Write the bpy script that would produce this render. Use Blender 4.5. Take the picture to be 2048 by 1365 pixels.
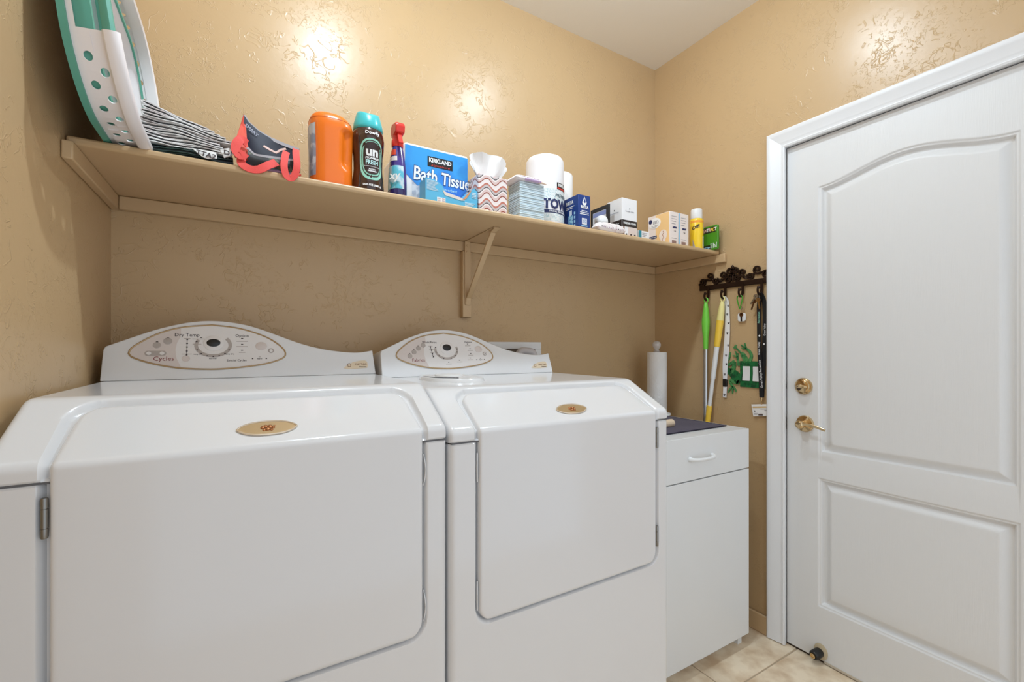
import bpy, bmesh, math, random
from mathutils import Vector, Matrix
random.seed(7)
for o in list(bpy.data.objects):
    bpy.data.objects.remove(o)
SC = bpy.context.scene
COL = SC.collection
# ---------------------------------------------------------------- camera
FPX, YAW, VH, CX = 897.55, math.radians(30.717), 697.65, 1024.0
CAMH = 1.2242
cam = bpy.data.cameras.new('camera')
cam.sensor_width = 36.0
cam.lens = 36.0 * FPX / 2048.0
cam.shift_y = (VH - 682.5) / 2048.0
cam.clip_start = 0.02
camo = bpy.data.objects.new('camera', cam)
COL.objects.link(camo)
camo.location = (0, 0, CAMH)
camo.rotation_euler = (math.pi / 2, 0, -YAW)
SC.camera = camo
# ---------------------------------------------------------------- world, exposure
world = bpy.data.worlds.new('world')
SC.world = world
world.use_nodes = True
bg = world.node_tree.nodes['Background']
bg.inputs[0].default_value = (0.83, 0.91, 1.0, 1)   # even fill light, added for the unseen adjoining room; enters through the open side
bg.inputs[1].default_value = 1.18
SC.view_settings.view_transform = 'Standard'
SC.view_settings.look = 'None'
SC.view_settings.gamma = 1
SC.view_settings.use_curve_mapping = False
SC.view_settings.exposure = 0.0
LAMP_POWER = 1440.0          # radiance of the two bulbs
LAMP_COLOR = (0.75, 0.885, 1.0)

# ---------------------------------------------------------------- helpers
def ray(u, v):
    r, g = (u - CX) / FPX, -(v - VH) / FPX
    s, k = math.sin(YAW), math.cos(YAW)
    return Vector((r * k + s, -r * s + k, g))
def at(u, v, Y):
    r = ray(u, v); p = r * (Y / r.y); return Vector((p.x, p.y, p.z + CAMH))
def atx(u, v, X):
    r = ray(u, v); p = r * (X / r.x); return Vector((p.x, p.y, p.z + CAMH))
def atz(u, v, Z):
    r = ray(u, v); p = r * ((Z - CAMH) / r.z); return Vector((p.x, p.y, Z))

MATS = {}
def srgb(c):
    return tuple(((x / 255.0) / 12.92 if x / 255.0 <= 0.04045 else ((x / 255.0 + 0.055) / 1.055) ** 2.4) for x in c)
def mat(name, rgb=None, rough=0.5, metal=0.0, spec=0.5, coat=0.0, alpha=1.0, trans=0.0, emit=0.0, bump=None, vary=None, sheen=0.0, lin=None):
    if name in MATS: return MATS[name]
    m = bpy.data.materials.new(name); m.use_nodes = True
    nt = m.node_tree; b = nt.nodes['Principled BSDF']
    c = lin if lin else srgb(rgb)
    b.inputs['Base Color'].default_value = (*c, 1)
    b.inputs['Roughness'].default_value = rough
    b.inputs['Metallic'].default_value = metal
    b.inputs['Specular IOR Level'].default_value = spec
    b.inputs['Coat Weight'].default_value = coat
    b.inputs['Coat Roughness'].default_value = 0.08
    b.inputs['Transmission Weight'].default_value = trans
    b.inputs['Sheen Weight'].default_value = sheen
    if emit:
        b.inputs['Emission Color'].default_value = (*c, 1); b.inputs['Emission Strength'].default_value = emit
    tc = nt.nodes.new('ShaderNodeTexCoord')
    if bump:   # (scale, strength, distance, stretch)
        mp = nt.nodes.new('ShaderNodeMapping'); nt.links.new(tc.outputs['Object'], mp.inputs['Vector'])
        mp.inputs['Scale'].default_value = bump[3] if len(bump) > 3 else (1, 1, 1)
        n = nt.nodes.new('ShaderNodeTexNoise'); n.inputs['Scale'].default_value = bump[0]; n.inputs['Detail'].default_value = 3
        nt.links.new(mp.outputs[0], n.inputs['Vector'])
        bp = nt.nodes.new('ShaderNodeBump'); bp.inputs['Strength'].default_value = bump[1]; bp.inputs['Distance'].default_value = bump[2]
        nt.links.new(n.outputs['Fac'], bp.inputs['Height']); nt.links.new(bp.outputs[0], b.inputs['Normal'])
    if vary:   # (scale, rgb2, lo, hi)
        n = nt.nodes.new('ShaderNodeTexNoise'); n.inputs['Scale'].default_value = vary[0]; n.inputs['Detail'].default_value = 6
        nt.links.new(tc.outputs['Object'], n.inputs['Vector'])
        r = nt.nodes.new('ShaderNodeValToRGB'); r.color_ramp.elements[0].position = vary[2]; r.color_ramp.elements[1].position = vary[3]
        r.color_ramp.elements[0].color = (*c, 1); r.color_ramp.elements[1].color = (*srgb(vary[1]), 1)
        nt.links.new(n.outputs['Fac'], r.inputs['Fac']); nt.links.new(r.outputs['Color'], b.inputs['Base Color'])
    MATS[name] = m
    return m

def wall_paint(name, lin, rough, strength, sparse=True):
    """glossy paint over skip-trowel plaster: smooth with sparse ridges and dents"""
    m = mat(name, lin=lin, rough=rough, spec=0.5)
    nt = m.node_tree; b = nt.nodes['Principled BSDF']; L = nt.links
    tc = nt.nodes.new('ShaderNodeTexCoord')
    def noise(scale, detail, dist=0.0, rough=0.5):
        n = nt.nodes.new('ShaderNodeTexNoise'); n.inputs['Scale'].default_value = scale; n.inputs['Detail'].default_value = detail
        n.inputs['Distortion'].default_value = dist; n.inputs['Roughness'].default_value = rough
        L.new(tc.outputs['Object'], n.inputs['Vector']); return n.outputs['Fac']
    def ramp(src, lo, hi):
        r = nt.nodes.new('ShaderNodeMapRange'); r.interpolation_type = 'SMOOTHSTEP'
        r.inputs['From Min'].default_value = lo; r.inputs['From Max'].default_value = hi
        L.new(src, r.inputs['Value']); return r.outputs['Result']
    def math_(op, a, c):
        n = nt.nodes.new('ShaderNodeMath'); n.operation = op
        for i, x in enumerate((a, c)):
            if isinstance(x, (int, float)): n.inputs[i].default_value = x
            else: L.new(x, n.inputs[i])
        return n.outputs[0]
    def ridge(scale, detail, dist, w):          # thin raised lines where a noise field crosses its middle
        d = math_('ABSOLUTE', math_('SUBTRACT', noise(scale, detail, dist), 0.5), 0.0)
        return math_('SUBTRACT', 1.0, ramp(d, 0.0, w))
    long_ = math_('MULTIPLY', ridge(13, 1.5, 0.9, 0.018), ramp(noise(11, 1), 0.54, 0.59))        # trowel edges
    short = math_('MULTIPLY', ridge(32, 2, 1.0, 0.034), ramp(noise(18, 1.5), 0.54, 0.59))        # short scratches
    crumb = math_('MULTIPLY', ramp(noise(90, 3, 1.0), 0.58, 0.64), ramp(noise(5.5, 1.5), 0.50, 0.58))
    soft = noise(30, 3)
    fine = noise(200, 2)
    h = math_('ADD', math_('ADD', math_('MULTIPLY', long_, 0.40), math_('MULTIPLY', short, 0.60)), math_('MULTIPLY', crumb, 0.45))
    h = math_('ADD', h, math_('MULTIPLY', soft, 0.40))
    h = math_('ADD', h, math_('MULTIPLY', fine, 0.05))
    bp = nt.nodes.new('ShaderNodeBump'); bp.inputs['Strength'].default_value = strength; bp.inputs['Distance'].default_value = 0.0022
    L.new(h, bp.inputs['Height']); L.new(bp.outputs[0], b.inputs['Normal'])
    return m

OFF = {}
def thing(name, label, cat, loc=(0, 0, 0), group=None, kind=None, rotz=0.0):
    o = bpy.data.objects.new(name, None); COL.objects.link(o)
    o.empty_display_size = 0.05
    o.location = loc; o.rotation_euler = (0, 0, rotz)
    if label: o['label'] = label
    if cat: o['category'] = cat
    if group: o['group'] = group
    if kind: o['kind'] = kind
    OFF[o] = Vector(loc)
    return o
def tag(o, label=None, cat=None, group=None, kind=None):
    if label: o['label'] = label
    if cat: o['category'] = cat
    if group: o['group'] = group
    if kind: o['kind'] = kind
    return o

class MB:
    """collects vertices and faces in world coordinates; build() links them as ONE mesh object"""
    def __init__(s): s.v = []; s.f = []
    def add(s, vs, fs):
        n = len(s.v); s.v += [Vector(p) for p in vs]; s.f += [tuple(i + n for i in f) for f in fs]; return s
    def box(s, x0, x1, y0, y1, z0, z1):
        return s.add([(x0, y0, z0), (x1, y0, z0), (x1, y1, z0), (x0, y1, z0), (x0, y0, z1), (x1, y0, z1), (x1, y1, z1), (x0, y1, z1)],
                     [(0, 3, 2, 1), (4, 5, 6, 7), (0, 1, 5, 4), (1, 2, 6, 5), (2, 3, 7, 6), (3, 0, 4, 7)])
    def grid(s, P, closed_u=False, closed_v=False):
        nu, nv = len(P), len(P[0]); fs = []
        for i in range(nu if closed_u else nu - 1):
            for j in range(nv if closed_v else nv - 1):
                a, b = i, (i + 1) % nu; c, d = j, (j + 1) % nv
                fs.append((a * nv + c, b * nv + c, b * nv + d, a * nv + d))
        return s.add([p for r in P for p in r], fs)
    def lathe(s, prof, c, axis=(0, 0, 1), seg=32, up=None, sq=None):
        """prof: list of (radius, height along the axis); closed with caps where radius > 0"""
        az = Vector(axis).normalized(); ax = az.orthogonal().normalized() if up is None else Vector(up).normalized(); ay = az.cross(ax)
        c = Vector(c); P = []
        for r, h in prof:
            rx, ry = (r if isinstance(r, tuple) else (r, r))
            row = []
            for k in range(seg):
                t = 2 * math.pi * k / seg; ct, st = math.cos(t), math.sin(t)
                if sq: ct = math.copysign(abs(ct) ** sq, ct); st = math.copysign(abs(st) ** sq, st)
                row.append(c + ax * rx * ct + ay * ry * st + az * h)
            P.append(row)
        n0 = len(s.v); s.grid(P, closed_v=True)
        n = len(prof)
        s.f.append(tuple(n0 + k for k in range(seg)))
        s.f.append(tuple(n0 + (n - 1) * seg + k for k in reversed(range(seg))))
        return s
    def tube(s, pts, r, seg=8, closed=False, flat=None, up=None):
        """round (or flat = (width, thickness)) section swept along pts"""
        pts = [Vector(p) for p in pts]; n = len(pts); P = []; pn = None
        for i in range(n):
            a = pts[i - 1] if (i > 0 or closed) else pts[i]; b = pts[(i + 1) % n] if (i < n - 1 or closed) else pts[i]
            t = (b - a).normalized()
            if up is not None: nn = Vector(up) - t * Vector(up).dot(t)
            elif pn is None: nn = t.orthogonal()
            else: nn = pn - t * pn.dot(t)
            if nn.length < 1e-6: nn = t.orthogonal()
            nn.normalize(); pn = nn; bb = t.cross(nn)
            ri = r[i] if isinstance(r, (list, tuple)) else r
            if flat:
                w, h = flat if not isinstance(flat[0], (list, tuple)) else flat[i]
                row = [pts[i] + bb * w / 2 + nn * h / 2, pts[i] - bb * w / 2 + nn * h / 2, pts[i] - bb * w / 2 - nn * h / 2, pts[i] + bb * w / 2 - nn * h / 2]
            else:
                row = [pts[i] + nn * ri * math.cos(2 * math.pi * k / seg) + bb * ri * math.sin(2 * math.pi * k / seg) for k in range(seg)]
            P.append(row)
        m = len(P[0]); n0 = len(s.v); s.grid(P, closed_u=closed, closed_v=True)
        if not closed:
            s.f.append(tuple(n0 + k for k in reversed(range(m)))); s.f.append(tuple(n0 + (n - 1) * m + k for k in range(m)))
        return s
    def prism(s, loop, d):
        """planar polygon (list of 3-D points) extruded by the vector d"""
        d = Vector(d); n = len(loop); vs = [Vector(p) for p in loop] + [Vector(p) + d for p in loop]
        fs = [tuple(range(n)), tuple(reversed(range(n, 2 * n)))] + [(i, n + i, n + (i + 1) % n, (i + 1) % n) for i in range(n)]
        return s.add(vs, fs)
    def build(s, name, m, parent=None, bevel=0.0, smooth=35, seg=2, label=None):
        off = OFF.get(parent, Vector((0, 0, 0))) if parent else Vector((0, 0, 0))
        me = bpy.data.meshes.new(name)
        me.from_pydata([tuple(p - off) for p in s.v], [], s.f)
        bm = bmesh.new(); bm.from_mesh(me)
        bmesh.ops.recalc_face_normals(bm, faces=bm.faces)
        bm.to_mesh(me); bm.free()
        if smooth:
            for p in me.polygons: p.use_smooth = True
            me.set_sharp_from_angle(angle=math.radians(smooth))
        me.materials.append(m)
        o = bpy.data.objects.new(name, me); COL.objects.link(o)
        if parent: o.parent = parent
        OFF[o] = off
        if bevel:
            b = o.modifiers.new('bevel', 'BEVEL'); b.width = bevel; b.segments = seg; b.limit_method = 'ANGLE'; b.angle_limit = math.radians(40)
            b.harden_normals = False
        if label: o['label'] = label
        return o

def text(s, body, size, origin, right, up, m, parent, name='lettering', depth=0.0004, bold=0.0, shear=0.0, align='CENTER', squeeze=1.0, fn=None, res=2, space=1.0):
    """flat print: lettering as a thin mesh standing proud of the surface"""
    c = bpy.data.curves.new('t', 'FONT'); c.body = body; c.size = size; c.align_x = align; c.align_y = 'CENTER'
    c.extrude = depth / 2; c.offset = bold; c.shear = shear; c.resolution_u = res; c.space_character = space
    to = bpy.data.objects.new('t', c); COL.objects.link(to)
    bpy.context.view_layer.update()
    me = bpy.data.meshes.new_from_object(to.evaluated_get(bpy.context.evaluated_depsgraph_get()))
    bpy.data.objects.remove(to); bpy.data.curves.remove(c)
    off = OFF.get(parent, Vector((0, 0, 0)))
    R, U = Vector(right).normalized(), Vector(up).normalized(); N = R.cross(U); O = Vector(origin)
    for v in me.vertices:
        x, y, z = v.co.x * squeeze, v.co.y, v.co.z
        p = fn(x, y, z) if fn else O + R * x + U * y + N * z
        v.co = Vector(p) - off
    me.name = name; me.materials.clear(); me.materials.append(m)
    o = bpy.data.objects.new(name, me); COL.objects.link(o); o.parent = parent; OFF[o] = off
    return o

def fillet(pts, radii, n=6):
    """round the corners of an open 2-D polyline"""
    out = [pts[0]]
    for i in range(1, len(pts) - 1):
        p, a, b = Vector(pts[i]), Vector(pts[i - 1]), Vector(pts[i + 1]); r = radii[i]
        if r <= 0: out.append(tuple(p)); continue
        d1, d2 = (a - p).normalized(), (b - p).normalized()
        ang = d1.angle(d2); t = min(r / math.tan(ang / 2), (a - p).length * 0.49, (b - p).length * 0.49)
        s, e = p + d1 * t, p + d2 * t
        for k in range(n + 1):
            q = k / n; out.append(tuple((1 - q) ** 2 * s + 2 * q * (1 - q) * p + q * q * e))
    out.append(pts[-1]); return out
def rrect(x0, x1, y0, y1, r, n=6):
    out = []
    for cx, cy, a in ((x1 - r, y1 - r, 0), (x0 + r, y1 - r, 90), (x0 + r, y0 + r, 180), (x1 - r, y0 + r, 270)):
        for k in range(n + 1):
            t = math.radians(a + 90 * k / n); out.append((cx + r * math.cos(t), cy + r * math.sin(t)))
    return out
def sstep(e0, e1, x):
    t = max(0.0, min(1.0, (x - e0) / (e1 - e0))); return t * t * (3 - 2 * t)
def spline(pts, n=8):
    pts = [Vector(p) for p in pts]; out = []
    for i in range(len(pts) - 1):
        p0, p1, p2, p3 = pts[max(i - 1, 0)], pts[i], pts[i + 1], pts[min(i + 2, len(pts) - 1)]
        for k in range(n):
            t = k / n
            out.append(0.5 * ((2 * p1) + (p2 - p0) * t + (2 * p0 - 5 * p1 + 4 * p2 - p3) * t * t + (3 * p1 - p0 - 3 * p2 + p3) * t ** 3))
    out.append(pts[-1]); return out
def dup(root, loc=None, label=None, group=None):
    r = root.copy(); COL.objects.link(r)
    if loc: r.location = loc
    if label: r['label'] = label
    if group: r['group'] = group
    for ch in list(root.children):
        c = ch.copy(); COL.objects.link(c); c.parent = r
        for g in list(ch.children):
            d = g.copy(); COL.objects.link(d); d.parent = c
    return r

# ---------------------------------------------------------------- dimensions
XL, XR, YB, YO, ZC = -0.3325, 1.9142, 1.70, -0.55, 2.737
SZ0, SZ1, SY = 1.664, 1.682, 1.31          # shelf board
# ---------------------------------------------------------------- materials
M_wall = wall_paint('tan_plaster_paint', srgb((197, 166, 124)), 0.33, 0.55)
M_trimtan = mat('tan_trim_paint', (202, 171, 130), 0.36, bump=(60, 0.12, 0.001))
M_ceil = mat('ceiling_paint', (244, 241, 234), 0.7, bump=(120, 0.15, 0.001))
M_white = mat('white_enamel', (224, 224, 225), 0.16, spec=0.5, coat=0.25)
M_whitepl = mat('white_plastic', (230, 230, 229), 0.3)
M_door = mat('white_door_paint', (226, 226, 226), 0.42, bump=(34, 0.35, 0.0014, (9, 9, 0.5)))
M_trim = mat('white_trim_paint', (233, 234, 236), 0.35)
M_brass = mat('polished_brass', (210, 184, 142), 0.12, metal=1.0)
M_gold = mat('satin_gold', (176, 148, 108), 0.32, metal=0.45)
M_chrome = mat('hinge_steel', (190, 190, 188), 0.25, metal=1.0)
M_black = mat('black_plastic', (22, 20, 20), 0.35)
M_dark = mat('dark_gap', (30, 27, 25), 0.8)
M_ink = mat('dark_print', (58, 46, 48), 0.6)
M_redink = mat('maroon_print', (126, 38, 44), 0.6)
M_melamine = mat('white_melamine', (228, 229, 229), 0.32)
M_paper = mat('white_tissue_paper', (240, 238, 236), 0.85, bump=(320, 0.5, 0.001))
M_whiteprint = mat('white_print', (245, 245, 245), 0.5)
M_iron = mat('oil_rubbed_iron', (52, 34, 24), 0.38, metal=0.6)
M_alu = mat('aluminium_tube', (200, 202, 204), 0.25, metal=1.0)
# ================================================================ the room
MB().box(XL - 0.1, XR + 0.1, YB, YB + 0.1, -0.05, ZC + 0.05).build('wall_back', M_wall)['kind'] = 'structure'
MB().box(XL - 0.1, XL, YO, YB, -0.05, ZC + 0.05).build('wall_left', M_wall)['kind'] = 'structure'
DY0, DY1, DZ1 = 0.241, 1.0170, 2.0515          # door slab
w = MB()
w.box(XR, XR + 0.12, DY1 + 0.024, YB, -0.05, ZC + 0.05)
w.box(XR, XR + 0.12, YO, DY0 - 0.024, -0.05, ZC + 0.05)
w.box(XR, XR + 0.12, DY0 - 0.024, DY1 + 0.024, DZ1 + 0.024, ZC + 0.05)
w.build('wall_right', M_wall)['kind'] = 'structure'
MB().box(XL - 0.1, XR + 0.12, YO, YB + 0.1, ZC, ZC + 0.06).build('ceiling', M_ceil)['kind'] = 'structure'
# floor: grout bed with separate tiles
floor = MB().box(XL - 0.1, XR + 0.16, YO, YB + 0.1, -0.05, -0.0025).build('floor', mat('grout', (186, 166, 140), 0.9)); floor['kind'] = 'structure'
mtile = mat('travertine_tile', (246, 228, 200), 0.42, vary=(13, (214, 186, 152), 0.40, 0.68), bump=(40, 0.1, 0.001))
TS = 0.457; k = 0
for iy in range(-4, 2):
    for ix in range(-4, 1):
        y0 = 0.98 + iy * TS; x0 = 1.485 + ix * TS
        a, b = max(x0 + 0.003, XL), min(x0 + TS - 0.003, XR + 0.1); c, d = max(y0 + 0.003, YO), min(y0 + TS - 0.003, YB)
        if b - a < 0.02 or d - c < 0.02: continue
        MB().box(a, b, c, d, -0.012, 0.0).build('tile', mtile, floor, bevel=0.0015, seg=1)
bb = MB(); bb.box(XR - 0.012, XR, 1.0845, YB, 0.0, 0.083)
bb.build('baseboard_right', M_trimtan, bevel=0.005)['kind'] = 'structure'
bb = MB(); bb.box(XL, XR - 0.012, YB - 0.012, YB, 0.0, 0.083)
bb.build('baseboard_back', M_trimtan, bevel=0.005)['kind'] = 'structure'

# door casing and jamb
trim = thing('trim_1', None, None, (XR, DY1, 0), kind='structure')
def casing_profile(t):   # (offset from the inner edge, proud of the wall)
    return [(0.0, 0.0), (0.0, 0.010), (0.006, 0.0125), (0.010, 0.010), (0.020, 0.0105), (0.024, 0.0125), (0.052, 0.016), (0.058, 0.0185), (0.066, 0.0185), (0.071, 0.015), (0.071, 0.0)]
ZI = 2.0525; YI1, YI0 = 1.0135, 0.250
P1 = [[(XR - h, YI1 + o, 0.004), (XR - h, YI1 + o, ZI + o), (XR - h, YI0 - o, ZI + o), (XR - h, YI0 - o, 0.004)] for o, h in casing_profile(0)]
for a, nm in ((0, 'casing_side'), (1, 'casing_head'), (2, 'casing_side')):
    m = MB(); m.grid([[r[a], r[a + 1]] for r in P1])
    m.f.append(tuple(range(0, 2 * len(P1), 2)))
    m.build(nm, M_trim, trim, smooth=30)
jm = MB()
jm.box(XR, XR + 0.12, DY1 + 0.004, DY1 + 0.024, 0.0, DZ1 + 0.024)
jm.build('jamb', M_trim, trim)
jm = MB(); jm.box(XR, XR + 0.12, DY0 - 0.024, DY1 + 0.004, DZ1 + 0.004, DZ1 + 0.024); jm.build('jamb', M_trim, trim)
jm = MB(); jm.box(XR, XR + 0.12, DY0 - 0.024, DY0 - 0.004, 0.0, DZ1 + 0.004); jm.build('jamb', M_trim, trim)
MB().box(XR + 0.02, XR + 0.12, DY0 - 0.004, DY1 + 0.004, -0.002, 0.006).build('threshold', mat('bronze_threshold', (70, 58, 48), 0.5, metal=0.5), trim)
for z, h in ((1.067, 0.02), (0.917, 0.05)):
    MB().box(XR + 0.002, XR + 0.015, DY1 + 0.0015, DY1 + 0.0045, z - h / 2, z + h / 2).build('strike_plate', M_chrome, trim)

# door slab: one moulded skin with a cathedral-top panel and a lower panel
door = thing('door_1', None, None, (XR, DY1, 0), kind='structure')
DX = XR + 0.016
KS = (XR + 0.016) / (XR + 0.030)
def sy(y): return y * KS
def sz(z): return CAMH + (z - CAMH) * KS
def panel_h(y, z):
    def lip(d):
        if d <= 0: return 0.0
        if d < 0.005: return 0.004 * sstep(0, 0.005, d)
        if d < 0.010: return 0.004
        if d < 0.017: return 0.004 + 0.0135 * sstep(0.009, 0.017, d)
        if d < 0.020: return 0.0175
        return 0.0175 - 0.0145 * sstep(0.018, 0.048, d) if d < 0.048 else 0.003
    y, z = y / KS, CAMH + (z - CAMH) / KS
    yc, hw = 0.6365, 0.27
    dy = min(y - (yc - hw), (yc + hw) - y)
    t = max(-1, min(1, (y - yc) / hw)); zt = 1.864 + 0.05 * (math.cos(math.pi * t) + 1) / 2
    sl = 0.05 / 2 * math.pi / hw * math.sin(math.pi * abs(t)); du = min(dy, z - 0.808, (zt - z) / math.sqrt(1 + sl * sl))
    dl = min(dy, z - 0.207, 0.7145 - z)
    return lip(max(du, dl))
def axis(a, b, fine, f, c):
    out = []; x = a
    while x < b - 1e-6:
        out.append(x); x += f if any(lo <= x <= hi for lo, hi in fine) else c
    out.append(b); return out
ys = axis(DY0, DY1, ((0.355, 0.42), (0.845, 0.91)), 0.002, 0.008)
zs = axis(0.009, DZ1, ((0.2, 0.26), (0.66, 0.72), (0.80, 0.86), (1.81, 1.92)), 0.002, 0.05)
m = MB(); m.grid([[(DX + panel_h(y, z), y, z) for z in zs] for y in ys])
nb = len(m.v); m.box(DX + 0.019, DX + 0.044, DY0, DY1, 0.009, DZ1)
m.box(DX + 0.0, DX + 0.020, DY0, DY0 + 0.0005, 0.009, DZ1); m.box(DX, DX + 0.020, DY1 - 0.0005, DY1, 0.009, DZ1)
slab = m.build('slab', M_door, door, smooth=50)
def lathe_x(prof, y, z, mm, name, par, x=DX, seg=36):
    return MB().lathe(prof, (x, y, z), axis=(-1, 0, 0), seg=seg).build(name, mm, par)
bolt = thing  # (kept as plain parts of the door)
d1 = lathe_x([(0.0325, 0), (0.0335, 0.004), (0.031, 0.009), (0.027, 0.011), (0.0255, 0.016), (0.021, 0.019), (0.0, 0.0195)], sy(0.958), sz(1.072), M_brass, 'deadbolt', door)
ty, tz = sy(0.958), sz(1.072)
m = MB(); m.tube([(DX - 0.019, ty - 0.019, tz - 0.002), (DX - 0.026, ty - 0.012, tz - 0.001), (DX - 0.029, ty, tz + 0.001), (DX - 0.026, ty + 0.012, tz - 0.001), (DX - 0.019, ty + 0.019, tz - 0.002)], [0.003, 0.0055, 0.0065, 0.0055, 0.003], seg=10); m.build('thumb_turn', M_brass, d1)
d2 = lathe_x([(0.0325, 0), (0.0335, 0.004), (0.030, 0.010), (0.020, 0.013), (0.013, 0.016), (0.0115, 0.036), (0.0, 0.037)], sy(0.953), sz(0.921), M_brass, 'lever_rose', door)
m = MB(); ly_, lz_ = sy(0.953), sz(0.921)
lp = spline([(DX - 0.046, ly_ + 0.009, lz_), (DX - 0.047, ly_ - 0.005, lz_ + 0.002), (DX - 0.049, ly_ - 0.028, lz_ + 0.004), (DX - 0.047, ly_ - 0.055, lz_ + 0.001), (DX - 0.045, ly_ - 0.092, lz_ - 0.009)], 8)
m.tube(lp, 0.005, flat=[(0.007 + 0.005 * min(1, i / 8.0) * (1 - 0.4 * i / (len(lp) - 1)), 0.006) for i in range(len(lp))], up=(-1, 0, 0))
m.lathe([(0.014, 0.03), (0.0165, 0.036), (0.0165, 0.048), (0.011, 0.054), (0.0, 0.055)], (DX, ly_, lz_), axis=(-1, 0, 0), seg=28)
m.build('lever', M_brass, d2, bevel=0.0015)
# bumper door stop and sweep at the foot of the door
ds = MB().lathe([((0.030, 0.024), 0), ((0.031, 0.025), 0.003), ((0.024, 0.018), 0.006), (0.0, 0.0062)], (DX, 0.889, 0.042), axis=(-1, 0, 0), up=(0, 0, 1), seg=28).build('door_stop', mat('almond_plastic', (196, 180, 150), 0.35), door)
MB().lathe([(0.0165, 0.004), (0.0175, 0.010), (0.0175, 0.040), (0.014, 0.045), (0.0, 0.046)], (DX, 0.892, 0.039), axis=(-1, 0.10, -0.05), seg=24).build('rubber_bumper', M_black, ds)
MB().lathe([(0.0095, 0.045), (0.0095, 0.049), (0.006, 0.050), (0.006, 0.047), (0.0, 0.047)], (DX, 0.892, 0.039), axis=(-1, 0.10, -0.05), seg=20).build('bumper_ring', M_brass, ds)
m = MB(); m.box(DX - 0.003, DX + 0.001, DY0 + 0.004, DY1 - 0.14, 0.004, 0.012); m.build('door_sweep', mat('worn_sweep', (200, 190, 172), 0.6), door)
MB().box(DX + 0.004, DX + 0.04, DY0, DY1, 0.0062, 0.0095).build('foot_shadow_strip', M_black, door)  # black strip standing in for the shaded gap under the door

# ================================================================ ceiling lights (outside the frame; seen as glare on the walls)
m_bulb = bpy.data.materials.new('lit_bulb'); m_bulb.use_nodes = True
b = m_bulb.node_tree.nodes['Principled BSDF']; b.inputs['Base Color'].default_value = (0.9, 0.9, 0.88, 1)
b.inputs['Emission Color'].default_value = (*LAMP_COLOR, 1); b.inputs['Emission Strength'].default_value = LAMP_POWER * 1.5
m_bulb2 = m_bulb.copy(); m_bulb2.name = 'lit_bulb_dimmer'; m_bulb2.node_tree.nodes['Principled BSDF'].inputs['Emission Strength'].default_value = LAMP_POWER * 0.92
for lx, ly, lab in ((0.335, 0.985, 'round ceiling light with a small lit glass above the dryer'), (1.175, 0.945, 'round ceiling light with a small lit glass above the washer')):
    t = thing('ceiling_light', lab, 'light', (lx, ly, ZC), group='round ceiling lights')
    MB().lathe([(0.060, 0), (0.060, -0.012), (0.050, -0.022), (0.030, -0.027), (0.022, -0.028)], (lx, ly, ZC), seg=36).build('holder', M_whitepl, t)
    MB().lathe([(0.0215, -0.0285), (0.0225, -0.032), (0.0215, -0.036), (0.0175, -0.0395), (0.011, -0.042), (0.005, -0.0428), (0.001, -0.043)], (lx, ly, ZC), seg=24).build('lamp_glass', m_bulb if lx < 0.8 else m_bulb2, t, smooth=60)

# ================================================================ shelf on cleats with a bracket
sh = thing('wall_shelf', 'long tan painted wall shelf on cleats above the washer and dryer', 'shelf', (0.79, YB, SZ0))
MB().box(XL + 0.002, XR - 0.004, SY, YB - 0.001, SZ0, SZ1).build('board', M_trimtan, sh, bevel=0.006, seg=3)
MB().box(XL + 0.0205, XR - 0.0205, YB - 0.02, YB - 0.0005, SZ0 - 0.04, SZ0 - 0.0005).build('cleat', M_trimtan, sh, bevel=0.003)
MB().box(XL + 0.0005, XL + 0.02, 1.287, YB - 0.0005, SZ0 - 0.04, SZ0 - 0.0005).build('cleat', M_trimtan, sh, bevel=0.003)
MB().box(XR - 0.02, XR - 0.0005, 1.276, YB - 0.0005, SZ0 - 0.04, SZ0 - 0.0005).build('cleat', M_trimtan, sh, bevel=0.003)
MB().box(0.7605, 0.8005, YB - 0.0285, YB - 0.0005, 1.352, SZ0 - 0.041).build('bracket_backing', M_trimtan, sh, bevel=0.003)
br = MB()
br.box(0.768, 0.793, YB - 0.032, YB - 0.0287, 1.405, SZ0 - 0.001)
br.box(0.770, 0.795, 1.42, YB - 0.030, SZ0 - 0.0032, SZ0 - 0.0006)
br = br.build('bracket', M_trimtan, sh, bevel=0.0015)
m = MB(); d = Vector((0.782, 1.45, SZ0 - 0.006)) - Vector((0.782, YB - 0.036, 1.432))
pa, pb = Vector((0.782, YB - 0.038, 1.432)), Vector((0.782, 1.452, SZ0 - 0.012))
m.tube([pa, pb], 0.01, flat=(0.022, 0.009), up=(0, -1, -1)); m.tube([pa + Vector((0, 0.006, -0.03)), pa], 0.01, flat=(0.022, 0.004), up=(0, -1, 0)); m.tube([pb, pb + Vector((0, -0.03, 0.008))], 0.01, flat=(0.022, 0.004), up=(0, 0, -1))
m.build('strut', M_trimtan, br, bevel=0.0025)
for z in (1.645, 1.62, 1.415):
    MB().lathe([(0.005, 0), (0.0045, 0.002), (0.0, 0.0028)], (0.7805, YB - 0.032, z), axis=(0, -1, 0), seg=14).build('screw', M_trimtan, br)
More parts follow.
